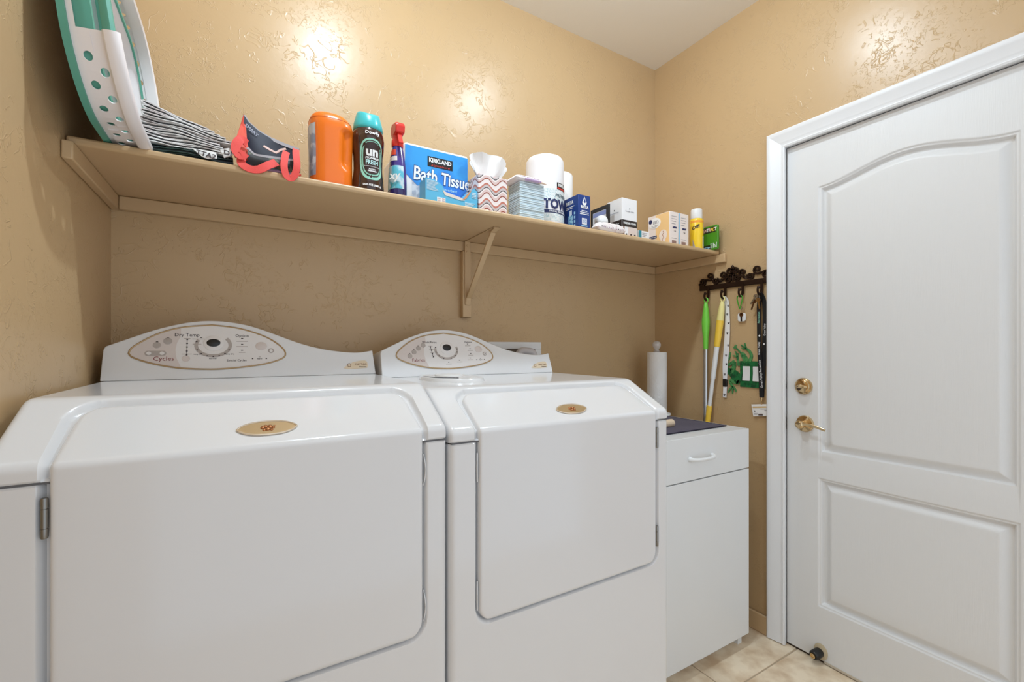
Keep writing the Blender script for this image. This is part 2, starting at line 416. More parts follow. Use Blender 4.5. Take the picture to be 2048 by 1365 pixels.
# ================================================================ washer and dryer
M_panel = mat('console_overlay', (228, 224, 222), 0.3)
M_beige = mat('console_beige_zone', (214, 203, 198), 0.35)
M_grey = mat('console_grey_print', (176, 166, 160), 0.4)
YF = 0.892
def machine(kind, label, x0, dz, door_x, door_zb, hinge_left, cat):
    x1 = x0 + 0.686
    t = thing(kind, label, cat, (x0 + 0.343, 1.25, 0))
    zs = 1.020 + dz
    prof = fillet([(YF, zs), (YF, 1.0465 + dz), (1.045, 1.1285 + dz), (1.60, 1.1295 + dz)], [0, 0.022, 0.06, 0], 7)
    # resample the profile
    def resample(pl, step):
        out = []; pts = [Vector(p) for p in pl]
        for a, b in zip(pts[:-1], pts[1:]):
            n = max(1, int((b - a).length / step)); out += [a.lerp(b, k / n) for k in range(n)]
        out.append(pts[-1]); return out
    pr = resample(prof, 0.004)
    pr = [p for i, p in enumerate(pr) if p.x < 1.10 or i % 12 == 0 or i == len(pr) - 1]
    S = [0.0]
    for a, b in zip(pr[:-1], pr[1:]): S.append(S[-1] + (b - a).length)
    nrm = []
    for i in range(len(pr)):
        d = pr[min(i + 1, len(pr) - 1)] - pr[max(i - 1, 0)]; d.normalize(); nrm.append(Vector((-d.y, d.x)))
    nrm[0] = Vector((-1, 0)); nrm[-1] = Vector((0, 1))
    dx0, dx1 = door_x
    s_top = next(S[i] for i in range(len(pr)) if pr[i].x >= 1.022)     # door top edge along the profile
    def rr_sdf(px, py, cx, cy, hx, hy, r):
        qx, qy = abs(px - cx) - hx + r, abs(py - cy) - hy + r
        return math.hypot(max(qx, 0), max(qy, 0)) + min(max(qx, qy), 0) - r
    def recess(x, s):      # cap recess around the door (signed distance, negative inside); open towards the front
        return rr_sdf(x, s, (dx0 + dx1) / 2, s_top - 0.5, (dx1 - dx0) / 2 + 0.0095, 0.5 + 0.0085, 0.050)
    r = 0.012
    cols = [(x0, r), (x0 + 0.0015, r * 0.55), (x0 + 0.004, r * 0.22), (x0 + 0.008, r * 0.05), (x0 + r, 0)]
    xs = []; x = x0 + r + 0.004
    while x < x1 - r - 0.003:
        near = abs(x - dx0) < 0.075 or abs(x - dx1) < 0.075
        xs.append(x); x += 0.003 if near else 0.012
    cols += [(x, 0) for x in xs] + [(x1 - r, 0), (x1 - 0.008, r * 0.05), (x1 - 0.004, r * 0.22), (x1 - 0.0015, r * 0.55), (x1, r)]
    m = MB(); P = []
    for cx, cr in cols:
        row = [(cx, YF + cr + 0.004, zs)]
        for i, p in enumerate(pr):
            d = cr + 0.011 * (1 - sstep(-0.007, 0.003, recess(cx, S[i])))
            if i == 0: row.append((cx, p.x + d + 0.0, p.y + 0.004)); continue
            row.append((cx, p.x - nrm[i].x * d, p.y - nrm[i].y * d))
        row.append((cx, 1.60, zs))
        P.append(row)
    m.grid(P)
    n = len(P[0])
    m.f.append(tuple(range(n))); m.f.append(tuple((len(P) - 1) * n + k for k in range(n)))
    m.build('top_panel', M_white, t, smooth=40)
    # cabinet: sheet wrapped round the front, with the door opening pressed in
    path = []; rb = 0.016
    for k in range(3): path.append((x0, 1.60 - k * 0.34))
    for k in range(7):
        a = math.pi + math.pi / 2 * k / 6; path.append((x0 + rb + rb * math.cos(a), YF + rb + rb * math.sin(a)))
    x = x0 + rb + 0.004
    while x < x1 - rb - 0.003:
        near = abs(x - dx0) < 0.045 or abs(x - dx1) < 0.045
        path.append((x, YF)); x += 0.0025 if near else 0.012
    for k in range(7):
        a = -math.pi / 2 + math.pi / 2 * k / 6; path.append((x1 - rb + rb * math.cos(a), YF + rb + rb * math.sin(a)))
    for k in range(3): path.append((x1, 0.92 + k * 0.34))
    zz = [0.03, 0.2, 0.4] + axis(door_zb - 0.05, door_zb + 0.05, ((0, 9),), 0.0025, 1) + [0.75, 0.9, zs - 0.02, zs - 0.006, zs - 0.0035, zs - 0.003]
    def opening(x, z):
        hx = (dx1 - dx0) / 2
        lo, hi = dx0 - (0.010 if hinge_left else 0.006), dx1 + (0.006 if hinge_left else 0.010)
        return rr_sdf(x, z, (lo + hi) / 2, door_zb - 0.004 + 0.6, (hi - lo) / 2, 0.6, 0.04)
    m = MB(); P = []
    for (px, py) in path:
        row = []
        for z in zz:
            d = 0.016 * (1 - sstep(-0.004, 0.004, opening(px, z))) if abs(py - YF) < 1e-6 else 0
            top = 0.004 * sstep(zs - 0.006, zs - 0.003, z)
            row.append((px + (0.004 if px <= x0 + 1e-6 else -0.004 if px >= x1 - 1e-6 else 0) * sstep(zs - 0.006, zs - 0.003, z), py + d + top, z))
        P.append(row)
    m.grid(P)
    m.build('cabinet', M_white, t, smooth=45)
    MB().box(x0 + 0.02, x1 - 0.02, YF + 0.035, 1.59, 0.0, zs - 0.004).build('chassis', M_dark, t)
    MB().box(x0 + 0.004, x1 - 0.004, YF + 0.003, 1.598, zs - 0.003, zs).build('seam_gasket', mat('grey_seam', (96, 96, 98), 0.7), t)
    # door: sheet that turns over the front edge onto the slope
    dprof = resample(fillet([(YF - 0.003, door_zb), (YF - 0.003, 1.044 + dz), (1.060, 1.044 + dz + (1.060 - YF + 0.003) * 0.536)], [0, 0.016, 0], 7), 0.004)
    dprof = [p for p in dprof if p.x <= 1.023]
    SD = [0.0]
    for a, b in zip(dprof[:-1], dprof[1:]): SD.append(SD[-1] + (b - a).length)
    L = SD[-1]; R1, R2 = 0.034, 0.042
    m = MB(); P = []; nc = 26
    keep = [i for i, s in enumerate(SD) if s < 0.05 or s > L - 0.21 or i % 8 == 0]
    keep = sorted(set(keep + [0, len(SD) - 1]))
    for i in keep:
        s = SD[i]; p = dprof[i]
        d = dprof[min(i + 1, len(dprof) - 1)] - dprof[max(i - 1, 0)]; d.normalize(); nn = Vector((-d.y, d.x))
        ins = 0
        if s < R1: ins = R1 - math.sqrt(max(0, R1 * R1 - (R1 - s) ** 2))
        if s > L - R2: ins = max(ins, R2 - math.sqrt(max(0, R2 * R2 - (s - (L - R2)) ** 2)))
        ins += 0.012 * sstep(L - 0.16, L, s) * 0.5
        e = 0.006 * (1 - sstep(0, 0.007, min(s, L - s)))
        row = []
        for k in range(nc + 1):
            q = k / nc
            w = [0, 0.0012, 0.003, 0.006, 0.010]
            if k < 5: x = dx0 + ins + w[k]; off = [0.012, 0.0045, 0.0018, 0.0004, 0][k]
            elif k > nc - 5: x = dx1 - ins - w[nc - k]; off = [0.012, 0.0045, 0.0018, 0.0004, 0][nc - k]
            else: x = dx0 + ins + 0.010 + (dx1 - dx0 - 2 * ins - 0.02) * (k - 4) / (nc - 8); off = 0
            off = max(off, e)
            row.append((x, p.x - nn.x * off, p.y - nn.y * off))
        P.append(row)
    m.grid(P)
    nr = len(P); base = [P[0], P[-1]]
    dr = m.build('door', M_white, t, smooth=45)
    sol = dr.modifiers.new('solid', 'SOLIDIFY'); sol.thickness = 0.006; sol.offset = -1
    # hinges
    hx = dx0 - 0.0045 if hinge_left else dx1 + 0.0045
    for zc in (zs - 0.052, door_zb + 0.072):
        hg = MB().lathe([(0.0038, -0.028), (0.0045, -0.026), (0.0045, -0.014), (0.0038, -0.0137), (0.0038, -0.0127), (0.0045, -0.0125), (0.0045, 0.014), (0.0038, 0.0143), (0.0038, 0.0152), (0.0045, 0.0155), (0.0045, 0.028), (0.0036, 0.030)], (hx, YF + 0.001, zc), seg=14).build('hinge', mat('dull_hinge_steel', (138, 136, 132), 0.32, metal=0.9), t)
    # latch strips on the free side
    lx = dx1 + 0.0025 if hinge_left else dx0 - 0.0025
    for zc in (zs - 0.06, door_zb + 0.06):
        pts = [(lx, YF + 0.006, zc - 0.032), (lx + (0.0028 if hinge_left else -0.0028), YF + 0.001, zc), (lx, YF + 0.006, zc + 0.032)]
        MB().tube(spline(pts, 6), 0.002, flat=(0.006, 0.0015), up=(1, 0, 0)).build('latch_strip', M_white, t)
    # emblem: lens-shaped plate with rim and a little crest
    ec = {'dryer': (0.035, 0.9285), 'washer': (0.7325, 0.9275)}[kind]
    bend = 1.044 + dz; U = Vector((0, 1, 0.536)).normalized(); N = Vector((0, -0.536, 1)).normalized()
    def onlid(dx, du, dn=0.0):
        return Vector((ec[0] + dx, 0, 0)) + Vector((0, ec[1], bend + (ec[1] - YF + 0.003) * 0.536)) + U * du + N * dn
    lens = []
    for k in range(32):
        a = 2 * math.pi * k / 32
        lens.append((math.copysign(abs(math.cos(a)) ** 0.78, math.cos(a)) * 0.048, 0.0195 * math.copysign(abs(math.sin(a)) ** 1.5, math.sin(a)) + (0.0015)))
    em = MB().prism([onlid(a, b, -0.001) for a, b in lens], N * 0.003).build('emblem', mat('emblem_tan', (182, 156, 116), 0.35, metal=0.45), t)
    MB().tube([onlid(a, b, 0.002) for a, b in lens], 0.0016, seg=8, closed=True).build('emblem_rim', mat('emblem_pale_rim', (224, 208, 186), 0.25, metal=0.5), em)
    m = MB()
    for dx, du, rr in ((-0.008, 0.002, 0.004), (-0.003, 0.005, 0.004), (0.004, 0.004, 0.0045), (0.009, 0.001, 0.003), (0.0, -0.003, 0.0045), (-0.006, -0.005, 0.003), (0.006, -0.005, 0.003), (0.011, 0.006, 0.002)):
        m.lathe([(rr, 0), (rr * 0.8, rr * 0.5), (0, rr * 0.8)], onlid(dx, du, 0.002), axis=N, seg=10)
    m.build('crest', mat('antique_gold_crest', (176, 120, 78), 0.3, metal=0.8), em)
    # ---------------- console
    zb, yb, kk = 1.1295 + dz, {'dryer': 1.485, 'washer': 1.458}[kind], 0.33
    cx0 = x0 + 0.0045
    up = Vector((0, kk, 1)).normalized(); nn = Vector((0, -1, kk)).normalized()
    def cp(x, h, d=0.0): return Vector((cx0 + x, yb + kk * h, zb + h)) + nn * d
    tops = [(0.0, 0.078), (0.004, 0.088), (0.050, 0.1095), (0.100, 0.132), (0.153, 0.150), (0.190, 0.158), (0.226, 0.1615), (0.270, 0.1595), (0.325, 0.1485), (0.390, 0.1245), (0.455, 0.0985), (0.515, 0.0820), (0.575, 0.0725), (0.620, 0.0695), (0.655, 0.0735), (0.672, 0.0765)]
    cur = [(p.x, p.y) for p in spline([Vector((a, b, 0)) for a, b in tops[1:]], 4)]
    outline = [(-0.001, 0.0), tops[0]] + cur + [(0.6765, 0.0)]
    loop = [cp(a, b) for a, b in outline]
    m = MB(); nL = len(loop); back = [Vector((p.x, p.y + 0.105 - 0.25 * max(0, p.z - zb - 0.07), p.z - 0.012 * sstep(zb, zb + 0.08, p.z))) for p in loop]
    m.add(loop + back, [tuple(range(nL)), tuple(reversed(range(nL, 2 * nL)))] + [(i, nL + i, nL + (i + 1) % nL, (i + 1) % nL) for i in range(nL)])
    con = m.build('console', M_white, t, bevel=0.009, seg=4, smooth=40)
    MB().box(cx0 + 0.002, cx0 + 0.673, yb + 0.004, yb + 0.09, zb - 0.003, zb + 0.001).build('console_seam', M_dark, t)
    ov = [(0.0510, 0.0700), (0.0600, 0.0870), (0.1040, 0.1190), (0.1575, 0.1395), (0.2200, 0.1478), (0.2380, 0.1480), (0.2990, 0.1395), (0.3625, 0.1170), (0.4015, 0.0890), (0.4145, 0.0665), (0.4010, 0.0500), (0.3490, 0.0350), (0.2630, 0.0255), (0.2055, 0.0255), (0.1500, 0.0308), (0.0970, 0.0435), (0.0605, 0.0585)]
    sp = spline([Vector((a, b, 0)) for a, b in ov + ov[:1]], 5)[:-1]
    oval = [(p.x, p.y) for p in sp]
    pan = MB().prism([cp(a, b, -0.001) for a, b in oval], nn * 0.002).build('control_panel', M_panel, con)
    MB().tube([cp(a, b, 0.001) for a, b in oval], 0.0022, seg=8, closed=True).build('gold_trim', M_gold, con)
    def disc(x, h, rx, ry, mm, name, d0=0.001, th=0.0012, seg=24):
        return MB().lathe([((rx, ry), 0), ((rx, ry), th * 0.6), ((rx * 0.94, ry * 0.92), th), (0, th)], cp(x, h, d0), axis=nn, up=(1, 0, 0), seg=seg).build(name, mm, pan)
    def bar(x, h, w, hh, mm=M_ink, name='marking'):
        return MB().prism([cp(x - w / 2, h - hh / 2, 0.0010), cp(x + w / 2, h - hh / 2, 0.0010), cp(x + w / 2, h + hh / 2, 0.0010), cp(x - w / 2, h + hh / 2, 0.0010)], nn * 0.0005).build(name, mm, pan)
    def lab(s, x, h, size, mm=M_ink, bold=0.0): return text(None, s, size, cp(x, h, 0.0013), (1, 0, 0), up, mm, pan, bold=bold)
    # beige zone on the left of the panel
    zone = [(a, b) for a, b in oval if a < 0.165]
    zone = sorted([q for q in zone if q[1] >= 0.07]) + [(0.158, 0.118), (0.150, 0.098), (0.147, 0.078), (0.150, 0.055)] + sorted([q for q in zone if q[1] < 0.07], reverse=True)
    MB().prism([cp(0.226 + (a - 0.226) * 0.985, 0.085 + (b - 0.085) * 0.96, 0.0006) for a, b in zone], nn * 0.0005).build('beige_zone', M_beige, pan)
    if kind == 'dryer':
        lab('Dry Temp', 0.173, 0.1195, 0.0135); lab('Cycles', 0.124, 0.0545, 0.0170, M_redink); lab('Option', 0.303, 0.119, 0.0115); lab('Special Cycles', 0.290, 0.0480, 0.0085)
        for x, h, rx, ry in ((0.108, 0.091, 0.0085, 0.0085), (0.131, 0.102, 0.010, 0.0095)):
            disc(x, h, rx, ry, M_grey, 'button'); bar(x, h + 0.009, 0.005, 0.0022); bar(x, h - 0.0005, 0.012, 0.003)
        MB().prism([cp(a, b, 0.001) for a, b in rrect(0.083, 0.129, 0.063, 0.0755, 0.006)], nn * 0.001).build('button', M_grey, pan)
        for x in (0.092, 0.120): disc(x, 0.0692, 0.0052, 0.0048, M_panel, 'button', 0.002)
        bar(0.106, 0.0735, 0.005, 0.002); lab('time', 0.106, 0.0685, 0.0058)
        bar(0.1735, 0.086, 0.0012, 0.044)
        for h in (0.107, 0.096, 0.086, 0.075, 0.0645): disc(0.1735, h, 0.0022, 0.0018, M_ink, 'indicator', seg=12)
        bar(0.1735, 0.1095, 0.014, 0.0016, M_grey); bar(0.1735, 0.067, 0.022, 0.0016, M_grey)
        disc(0.172, 0.0545, 0.009, 0.0085, M_beige, 'button')
        ring = []
        for k in range(29):
            a = math.radians(150 + 250 * k / 28); ring.append((0.234 + 0.040 * math.cos(a), 0.091 + 0.0295 * math.sin(a)))
        MB().tube([cp(a, b, 0.0012) for a, b in ring], 0.004, flat=(0.0085, 0.0012), up=nn).build('cycle_ring', M_grey, pan)
        for deg in (205, 228, 250, 270, 290, 312, 335, 162):
            a = math.radians(deg); disc(0.234 + 0.041 * math.cos(a), 0.091 + 0.0315 * math.sin(a), 0.0022, 0.0014, M_ink, 'indicator', 0.0016, seg=12)
        disc(0.234, 0.0965, 0.024, 0.0225, M_panel, 'dial', 0.0012, 0.0015); disc(0.234, 0.0975, 0.0165, 0.0115, M_black, 'display', 0.0025)
        lab('very dry', 0.199, 0.0665, 0.0062); lab('normal', 0.233, 0.0545, 0.0062); lab('damp dry', 0.272, 0.0665, 0.0062)
        bar(0.199, 0.1085, 0.028, 0.0016, M_grey); bar(0.196, 0.094, 0.020, 0.0016, M_grey); bar(0.205, 0.1125, 0.005, 0.002)
        for h in (0.111, 0.094, 0.077): bar(0.303, h, 0.0055, 0.0022)
        for h, w_ in ((0.103, 0.028), (0.0875, 0.028), (0.071, 0.016)): bar(0.303, h, w_, 0.0020, M_grey)
        disc(0.351, 0.089, 0.0150, 0.0125, M_beige, 'button'); bar(0.351, 0.0945, 0.005, 0.0022); bar(0.351, 0.0855, 0.020, 0.0018, M_grey)
        disc(0.3765, 0.0755, 0.0078, 0.0072, M_grey, 'start_button'); disc(0.3765, 0.0755, 0.0045, 0.0042, M_panel, 'start_button', 0.0022)
        bar(0.347, 0.0575, 0.005, 0.002, M_grey); lab('signal', 0.347, 0.0525, 0.0058)
        for x in (0.329, 0.364): bar(x, 0.053, 0.0035, 0.003)
    else:
        lab('Wash/Rinse', 0.172, 0.1160, 0.0110); lab('Fabrics', 0.126, 0.0545, 0.0160, M_redink); lab('Options', 0.320, 0.1180, 0.0090)
        for x, h in ((0.0975, 0.0690), (0.1135, 0.0825), (0.1300, 0.0950), (0.1485, 0.1055)):
            disc(x, h, 0.0085, 0.0082, M_grey, 'button'); bar(x, h + 0.0082, 0.004, 0.0022); bar(x, h, 0.010, 0.0022)
        MB().prism([cp(0.1728, 0.104, 0.001), cp(0.1742, 0.104, 0.001), cp(0.1812, 0.064, 0.001), cp(0.1798, 0.064, 0.001)], nn * 0.0005).build('marking', M_ink, pan)
        for q in range(4):
            x, h = 0.174 + q * 0.0022, 0.100 - q * 0.0115; disc(x, h, 0.0024, 0.002, M_ink, 'indicator', seg=12); bar(x, h + 0.003, 0.016, 0.0014, M_grey)
        ring = []
        for k in range(29):
            a = math.radians(170 + 210 * k / 28); ring.append((0.232 + 0.041 * math.cos(a), 0.090 + 0.031 * math.sin(a)))
        MB().tube([cp(a, b, 0.0012) for a, b in ring], 0.004, flat=(0.008, 0.0012), up=nn).build('cycle_ring', M_grey, pan)
        for deg in (165, 195, 222, 250, 290, 318, 345, 5):
            a = math.radians(deg); disc(0.232 + 0.041 * math.cos(a), 0.090 + 0.032 * math.sin(a), 0.0024, 0.0018, M_ink, 'indicator', 0.0016, seg=12)
        disc(0.2345, 0.0965, 0.0255, 0.0235, M_panel, 'dial', 0.0012, 0.0015); disc(0.2345, 0.0975, 0.0160, 0.0120, M_black, 'display', 0.0025)
        for x, h in ((0.3175, 0.111), (0.325, 0.094), (0.325, 0.0765), (0.321, 0.0600), (0.277, 0.053), (0.235, 0.0465)):
            bar(x, h, 0.0042, 0.0022); bar(x, h - 0.0065, 0.021, 0.0018, M_grey)
        disc(0.359, 0.092, 0.0145, 0.0125, M_beige, 'button'); bar(0.359, 0.0965, 0.004, 0.0022); bar(0.359, 0.0875, 0.018, 0.0018, M_grey)
        disc(0.3825, 0.0755, 0.0078, 0.0072, M_grey, 'start_button'); disc(0.3825, 0.0755, 0.0055, 0.005, M_panel, 'start_button', 0.0022); disc(0.3825, 0.0755, 0.002, 0.002, M_ink, 'indicator', 0.003, seg=10)
        bar(0.362, 0.0590, 0.004, 0.002); lab('signal', 0.362, 0.0535, 0.0058)
        for x in (0.346, 0.377): bar(x, 0.0535, 0.0035, 0.003)
    # maker's badge on the right
    bx, bh = 0.618, 0.0300
    shp = [(-0.040, -0.010), (-0.028, 0.000), (-0.010, 0.0085), (0.012, 0.013), (0.028, 0.0135), (0.034, 0.008), (0.035, -0.004), (0.033, -0.0105), (0.0, -0.0125), (-0.025, -0.0122)]
    bd = MB().prism([cp(bx + a, bh + b, -0.0005) for a, b in shp], nn * 0.0016).build('badge', mat('cream_badge', (226, 208, 180), 0.35), con)
    text(None, 'MAYTAG', 0.0090, cp(bx + 0.013, bh + 0.001, 0.0015), (1, 0, 0), up, mat('bronze_print', (140, 96, 60), 0.5), bd, squeeze=1.0)
    text(None, 'Neptune', 0.0062, cp(bx + 0.019, bh - 0.0068, 0.0015), (1, 0, 0), up, M_ink, bd)
    MB().tube([cp(bx - 0.0225 + a, bh - 0.001 + b, 0.0013) for a, b in ((-0.004, -0.0045), (0.004, -0.0045), (0.0045, 0.003), (0.0, 0.0055), (-0.0045, 0.003))], 0.0008, seg=6, closed=True).build('logo', mat('bronze_print'), bd)
    return t
dryer = machine('dryer', 'white front-loading dryer beside the left wall, its door hinged on the left', -0.3155, 0.0125, (-0.2425, 0.316), 0.630, True, 'dryer')
washer = machine('washer', 'white front-loading washer beside the cabinet, a dispenser lid on its top', 0.376, 0.0, (0.4455, 1.0085), 0.6145, False, 'washer')
# bleach dispenser lid on the washer top
def wtop(u, v, h=0.0): return atz(u, v, 1.129) + Vector((0, 0, h))
lidc = [(0.455, 1.300), (0.470, 1.215), (0.520, 1.165), (0.575, 1.160), (0.612, 1.200), (0.620, 1.290), (0.600, 1.365), (0.545, 1.400), (0.485, 1.385)]
sp = spline([Vector((a, b, 0)) for a, b in lidc + lidc[:1]], 6)[:-1]
c = Vector((0.54, 1.285, 0))
m = MB(); P = []
for sc, h in ((1.06, 0.0), (1.03, 0.006), (1.0, 0.010), (0.90, 0.0125), (0.55, 0.014), (0.05, 0.0145)):
    P.append([Vector((c.x + (p.x - c.x) * sc, c.y + (p.y - c.y) * sc, 1.1288 + h)) for p in sp])
m.grid(P, closed_v=True); m.f.append(tuple(5 * len(sp) + k for k in range(len(sp))))
dl = m.build('dispenser_lid', M_white, washer)
m = MB(); P = []
for sc, h in ((1.0, 0.012), (0.97, 0.0165), (0.85, 0.019), (0.1, 0.019)):
    P.append([Vector((0.525 + 0.042 * sc * math.cos(a), 1.255 + 0.045 * sc * math.sin(a), 1.1288 + h)) for a in [2 * math.pi * k / 28 for k in range(28)]])
m.grid(P, closed_v=True); m.f.append(tuple(3 * 28 + k for k in range(28))); m.build('cup_cover', M_whitepl, dl)
MB().tube(spline([(0.462, 1.30, 1.139), (0.475, 1.22, 1.1405), (0.52, 1.172, 1.1405)], 6), 0.0022, seg=6).build('lid_slot', mat('grey_seam'), dl)

# washing-machine outlet box in the back wall
t = thing('outlet_box', 'white recessed laundry outlet box in the back wall behind the washer', 'outlet box', (1.02, YB, 1.15))
x0, x1, z0, z1 = 0.884, 1.1595, 1.06, 1.2535
fr = MB()
fr.box(x0, x1, YB - 0.010, YB - 0.0006, z1 - 0.0315, z1); fr.box(x0, x1, YB - 0.010, YB - 0.0006, z0, z0 + 0.03)
fr.box(x0, x0 + 0.033, YB - 0.010, YB - 0.0006, z0 + 0.03, z1 - 0.0315); fr.box(x1 - 0.033, x1, YB - 0.010, YB - 0.0006, z0 + 0.03, z1 - 0.0315)
fr.build('frame', M_whitepl, t, bevel=0.002)
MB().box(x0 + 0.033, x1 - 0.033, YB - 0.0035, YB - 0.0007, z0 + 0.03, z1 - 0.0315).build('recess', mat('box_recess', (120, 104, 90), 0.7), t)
for xx in (1.035, 1.055, 1.10):
    MB().lathe([(0.009, 0), (0.009, 0.12), (0.012, 0.122), (0.012, 0.135), (0.0, 0.136)], (xx, YB - 0.020, 1.078), seg=16).build('hose' if xx > 1.05 else 'valve', mat('braided_hose', (150, 140, 132), 0.35, metal=0.6) if xx != 1.055 else mat('dark_hose', (60, 46, 40), 0.5), t)
MB().tube(spline([(1.08, 1.62, 1.14), (1.075, 1.628, 1.20), (1.045, 1.635, 1.212), (1.01, 1.635, 1.205), (0.985, 1.63, 1.14)], 8), 0.017, seg=14).build('drain_hose', mat('grey_hose', (198, 194, 196), 0.4), washer)
# ================================================================ things on the shelf
Z0 = SZ1 + 0.0004
# ---------------- collapsible laundry basket standing on its side against the left wall
M_bwhite = mat('basket_white', (238, 232, 232), 0.38)
M_bgreen = mat('basket_green_rubber', (88, 158, 138), 0.5)
bk = thing('laundry_basket', 'white and green collapsible laundry basket standing folded against the left wall', 'laundry basket', (-0.27, 1.38, SZ1))
ln = math.radians(7.2); BA = Vector((-math.sin(ln), 0, math.cos(ln))); BC = Vector((math.cos(ln), 0, math.sin(ln))); BB = Vector((0, 1, 0))
BO = Vector((-0.2700, 0, SZ1 + 0.0012))
A0, A1, B0, B1, BR = 0.0, 0.40, 1.098, 1.655, 0.135
def bloop(ins, n=12):          # rounded rectangle in (a, b), starting in the middle of the near end, going down first
    r = max(0.02, BR - ins); pts = []
    a0, a1, b0, b1 = A0 + ins, A1 - ins, B0 + ins, B1 - ins
    def arc(ca, cb, s):
        for k in range(n + 1):
            t = math.radians(s + 90 * k / n); pts.append((ca + r * math.cos(t), cb + r * math.sin(t)))
    am = (a0 + a1) / 2
    pts.append((am, b0)); arc(a0 + r, b0 + r, 270); pts2 = []
    return a0, a1, b0, b1, r
def bpoint(ins, s):            # s in 0..1 round the loop, starting at the middle of the near end going down
    a0, a1, b0, b1, r = bloop(ins)
    h, w, q = (a1 - a0) - 2 * r, (b1 - b0) - 2 * r, math.pi * r / 2
    L = 2 * h + 2 * w + 4 * q; d = (s % 1.0) * L
    am = (a0 + a1) / 2
    seq = [('l', h / 2), ('c', 0), ('l2', w), ('c', 1), ('l3', h), ('c', 2), ('l4', w), ('c', 3), ('l5', h / 2)]
    cs = [(a0 + r, b0 + r, 270, -1), (a0 + r, b1 - r, 180, -1), (a1 - r, b1 - r, 90, -1), (a1 - r, b0 + r, 0, -1)]
    ci = 0
    for kind, val in seq:
        if kind == 'c':
            if d <= q:
                ca, cb, st, sg = cs[ci]; t = d / q
                # quarter arcs, (a,b) = centre + r*(cos,sin) in the order down -> back -> up -> front
                ang = [(-90, -180), (180, 90), (90, 0), (0, -90)][ci]
                th = math.radians(ang[0] + (ang[1] - ang[0]) * t)
                return ca + r * math.cos(th), cb + r * math.sin(th)
            d -= q; ci += 1
        else:
            if d <= val:
                if kind == 'l': return am - d, b0
                if kind == 'l2': return a0, b0 + r + d
                if kind == 'l3': return a0 + r + d, b1
                if kind == 'l4': return a1, b1 - r - d
                return a1 - r - d, b0
            d -= val
    return am, b0
def bp(ins, s, c):
    a, b = bpoint(ins, s); return BO + BA * a + BB * b + BC * c
NS = 132
# folding base rim (green), wall with holes, rolled lip, inner tier, base
def ring(name, prof, mm, s0=0.0, s1=1.0, n=NS, closed=True):
    P = [[bp(i, s0 + (s1 - s0) * k / n, c) for i, c in prof] for k in range(n if closed else n + 1)]
    m = MB(); m.grid(P, closed_u=closed, closed_v=True)
    if not closed:
        q = len(prof); m.f.append(tuple(range(q))); m.f.append(tuple(n * q + k for k in range(q)))
    return m.build(name, mm, bk)
ring('base_rim', [(0.0, 0.0), (0.0, 0.011), (0.010, 0.012), (0.012, 0.0)], M_bgreen)
ncell = 34; rows = [(0.0205, 0.0395), (0.0395, 0.0585)]
def bw(s, c): return bp(0.006 - 0.06 * (c - 0.012), s, c)
m = MB(); h0 = 0.046        # half width of the hand hole round s = 0
def is_handle(s): s = s % 1.0; return min(s, 1 - s) < h0
m.grid([[bw(k / NS, 0.011), bw(k / NS, 0.0205)] for k in range(NS)], closed_u=True)
for ri, (c0, c1) in enumerate(rows):
    for q in range(ncell):
        s0 = (q + 0.5 * ri) / ncell; s1 = s0 + 1.0 / ncell; sm = (s0 + s1) / 2
        lo, hi = ((s0 + 0.5) % 1.0) - 0.5, ((s0 + 0.5) % 1.0) - 0.5 + 1.0 / ncell
        if lo >= -h0 and hi <= h0: continue
        if lo < h0 < hi or lo < -h0 < hi:      # plain piece beside the hand hole
            a_, b_ = (h0, hi) if lo < h0 < hi else (lo, -h0)
            m.grid([[bw(a_, c0), bw(a_, c1)], [bw(b_, c0), bw(b_, c1)]]); continue
        outer, inner = [], []
        per = 1.64 / ncell
        for k in range(16):
            t = 2 * math.pi * k / 16; ct, st = math.cos(t), math.sin(t); f = 1 / max(abs(ct), abs(st))
            outer.append(bw(sm + 0.5 / ncell * ct * f, (c0 + c1) / 2 + (c1 - c0) / 2 * st * f))
            inner.append(bw(sm + 0.0082 / per / ncell * ct, (c0 + c1) / 2 + 0.0068 * st))
        m.grid([outer, inner], closed_v=True)
bwall = m.build('perforated_wall', M_bwhite, bk, smooth=60)
sol = bwall.modifiers.new('solid', 'SOLIDIFY'); sol.thickness = 0.0025; sol.offset = -1
ring('lip', [(0.003, 0.0575), (-0.005, 0.0582), (-0.010, 0.0612), (-0.0125, 0.067), (-0.0125, 0.074), (-0.010, 0.080), (-0.005, 0.0838), (0.001, 0.085), (0.006, 0.082), (0.007, 0.0575)], M_bwhite, h0, 1 - h0, 110, closed=False)
ring('hand_grip', [(0.004, 0.0585), (-0.004, 0.060), (-0.008, 0.066), (-0.008, 0.072), (-0.004, 0.077), (0.003, 0.078), (0.006, 0.072), (0.006, 0.0605)], M_bgreen, -h0 - 0.002, h0 + 0.002, 20, closed=False)
ring('membrane', [(0.010, 0.012), (0.014, 0.045), (0.020, 0.0465), (0.040, 0.020), (0.038, 0.016), (0.020, 0.040), (0.016, 0.012)], M_bgreen)
ring('inner_tier', [(0.038, 0.013), (0.040, 0.050), (0.043, 0.050), (0.043, 0.013)], M_bwhite)
ring('inner_lip', [(0.036, 0.050), (0.036, 0.0545), (0.046, 0.0545), (0.046, 0.050)], M_bgreen)
m = MB(); m.prism([bp(0.045, k / 60, 0.012) for k in range(60)], BC * 0.004); m.build('base_plate', M_bwhite, bk)
for q in range(7):
    bb_ = B0 + 0.09 + q * 0.063
    m = MB(); m.tube([BO + BA * (A0 + 0.08) + BB * bb_ + BC * 0.017, BO + BA * (A1 - 0.08) + BB * bb_ + BC * 0.017], 0.004, seg=8); m.build('base_rib', M_bgreen, bk)

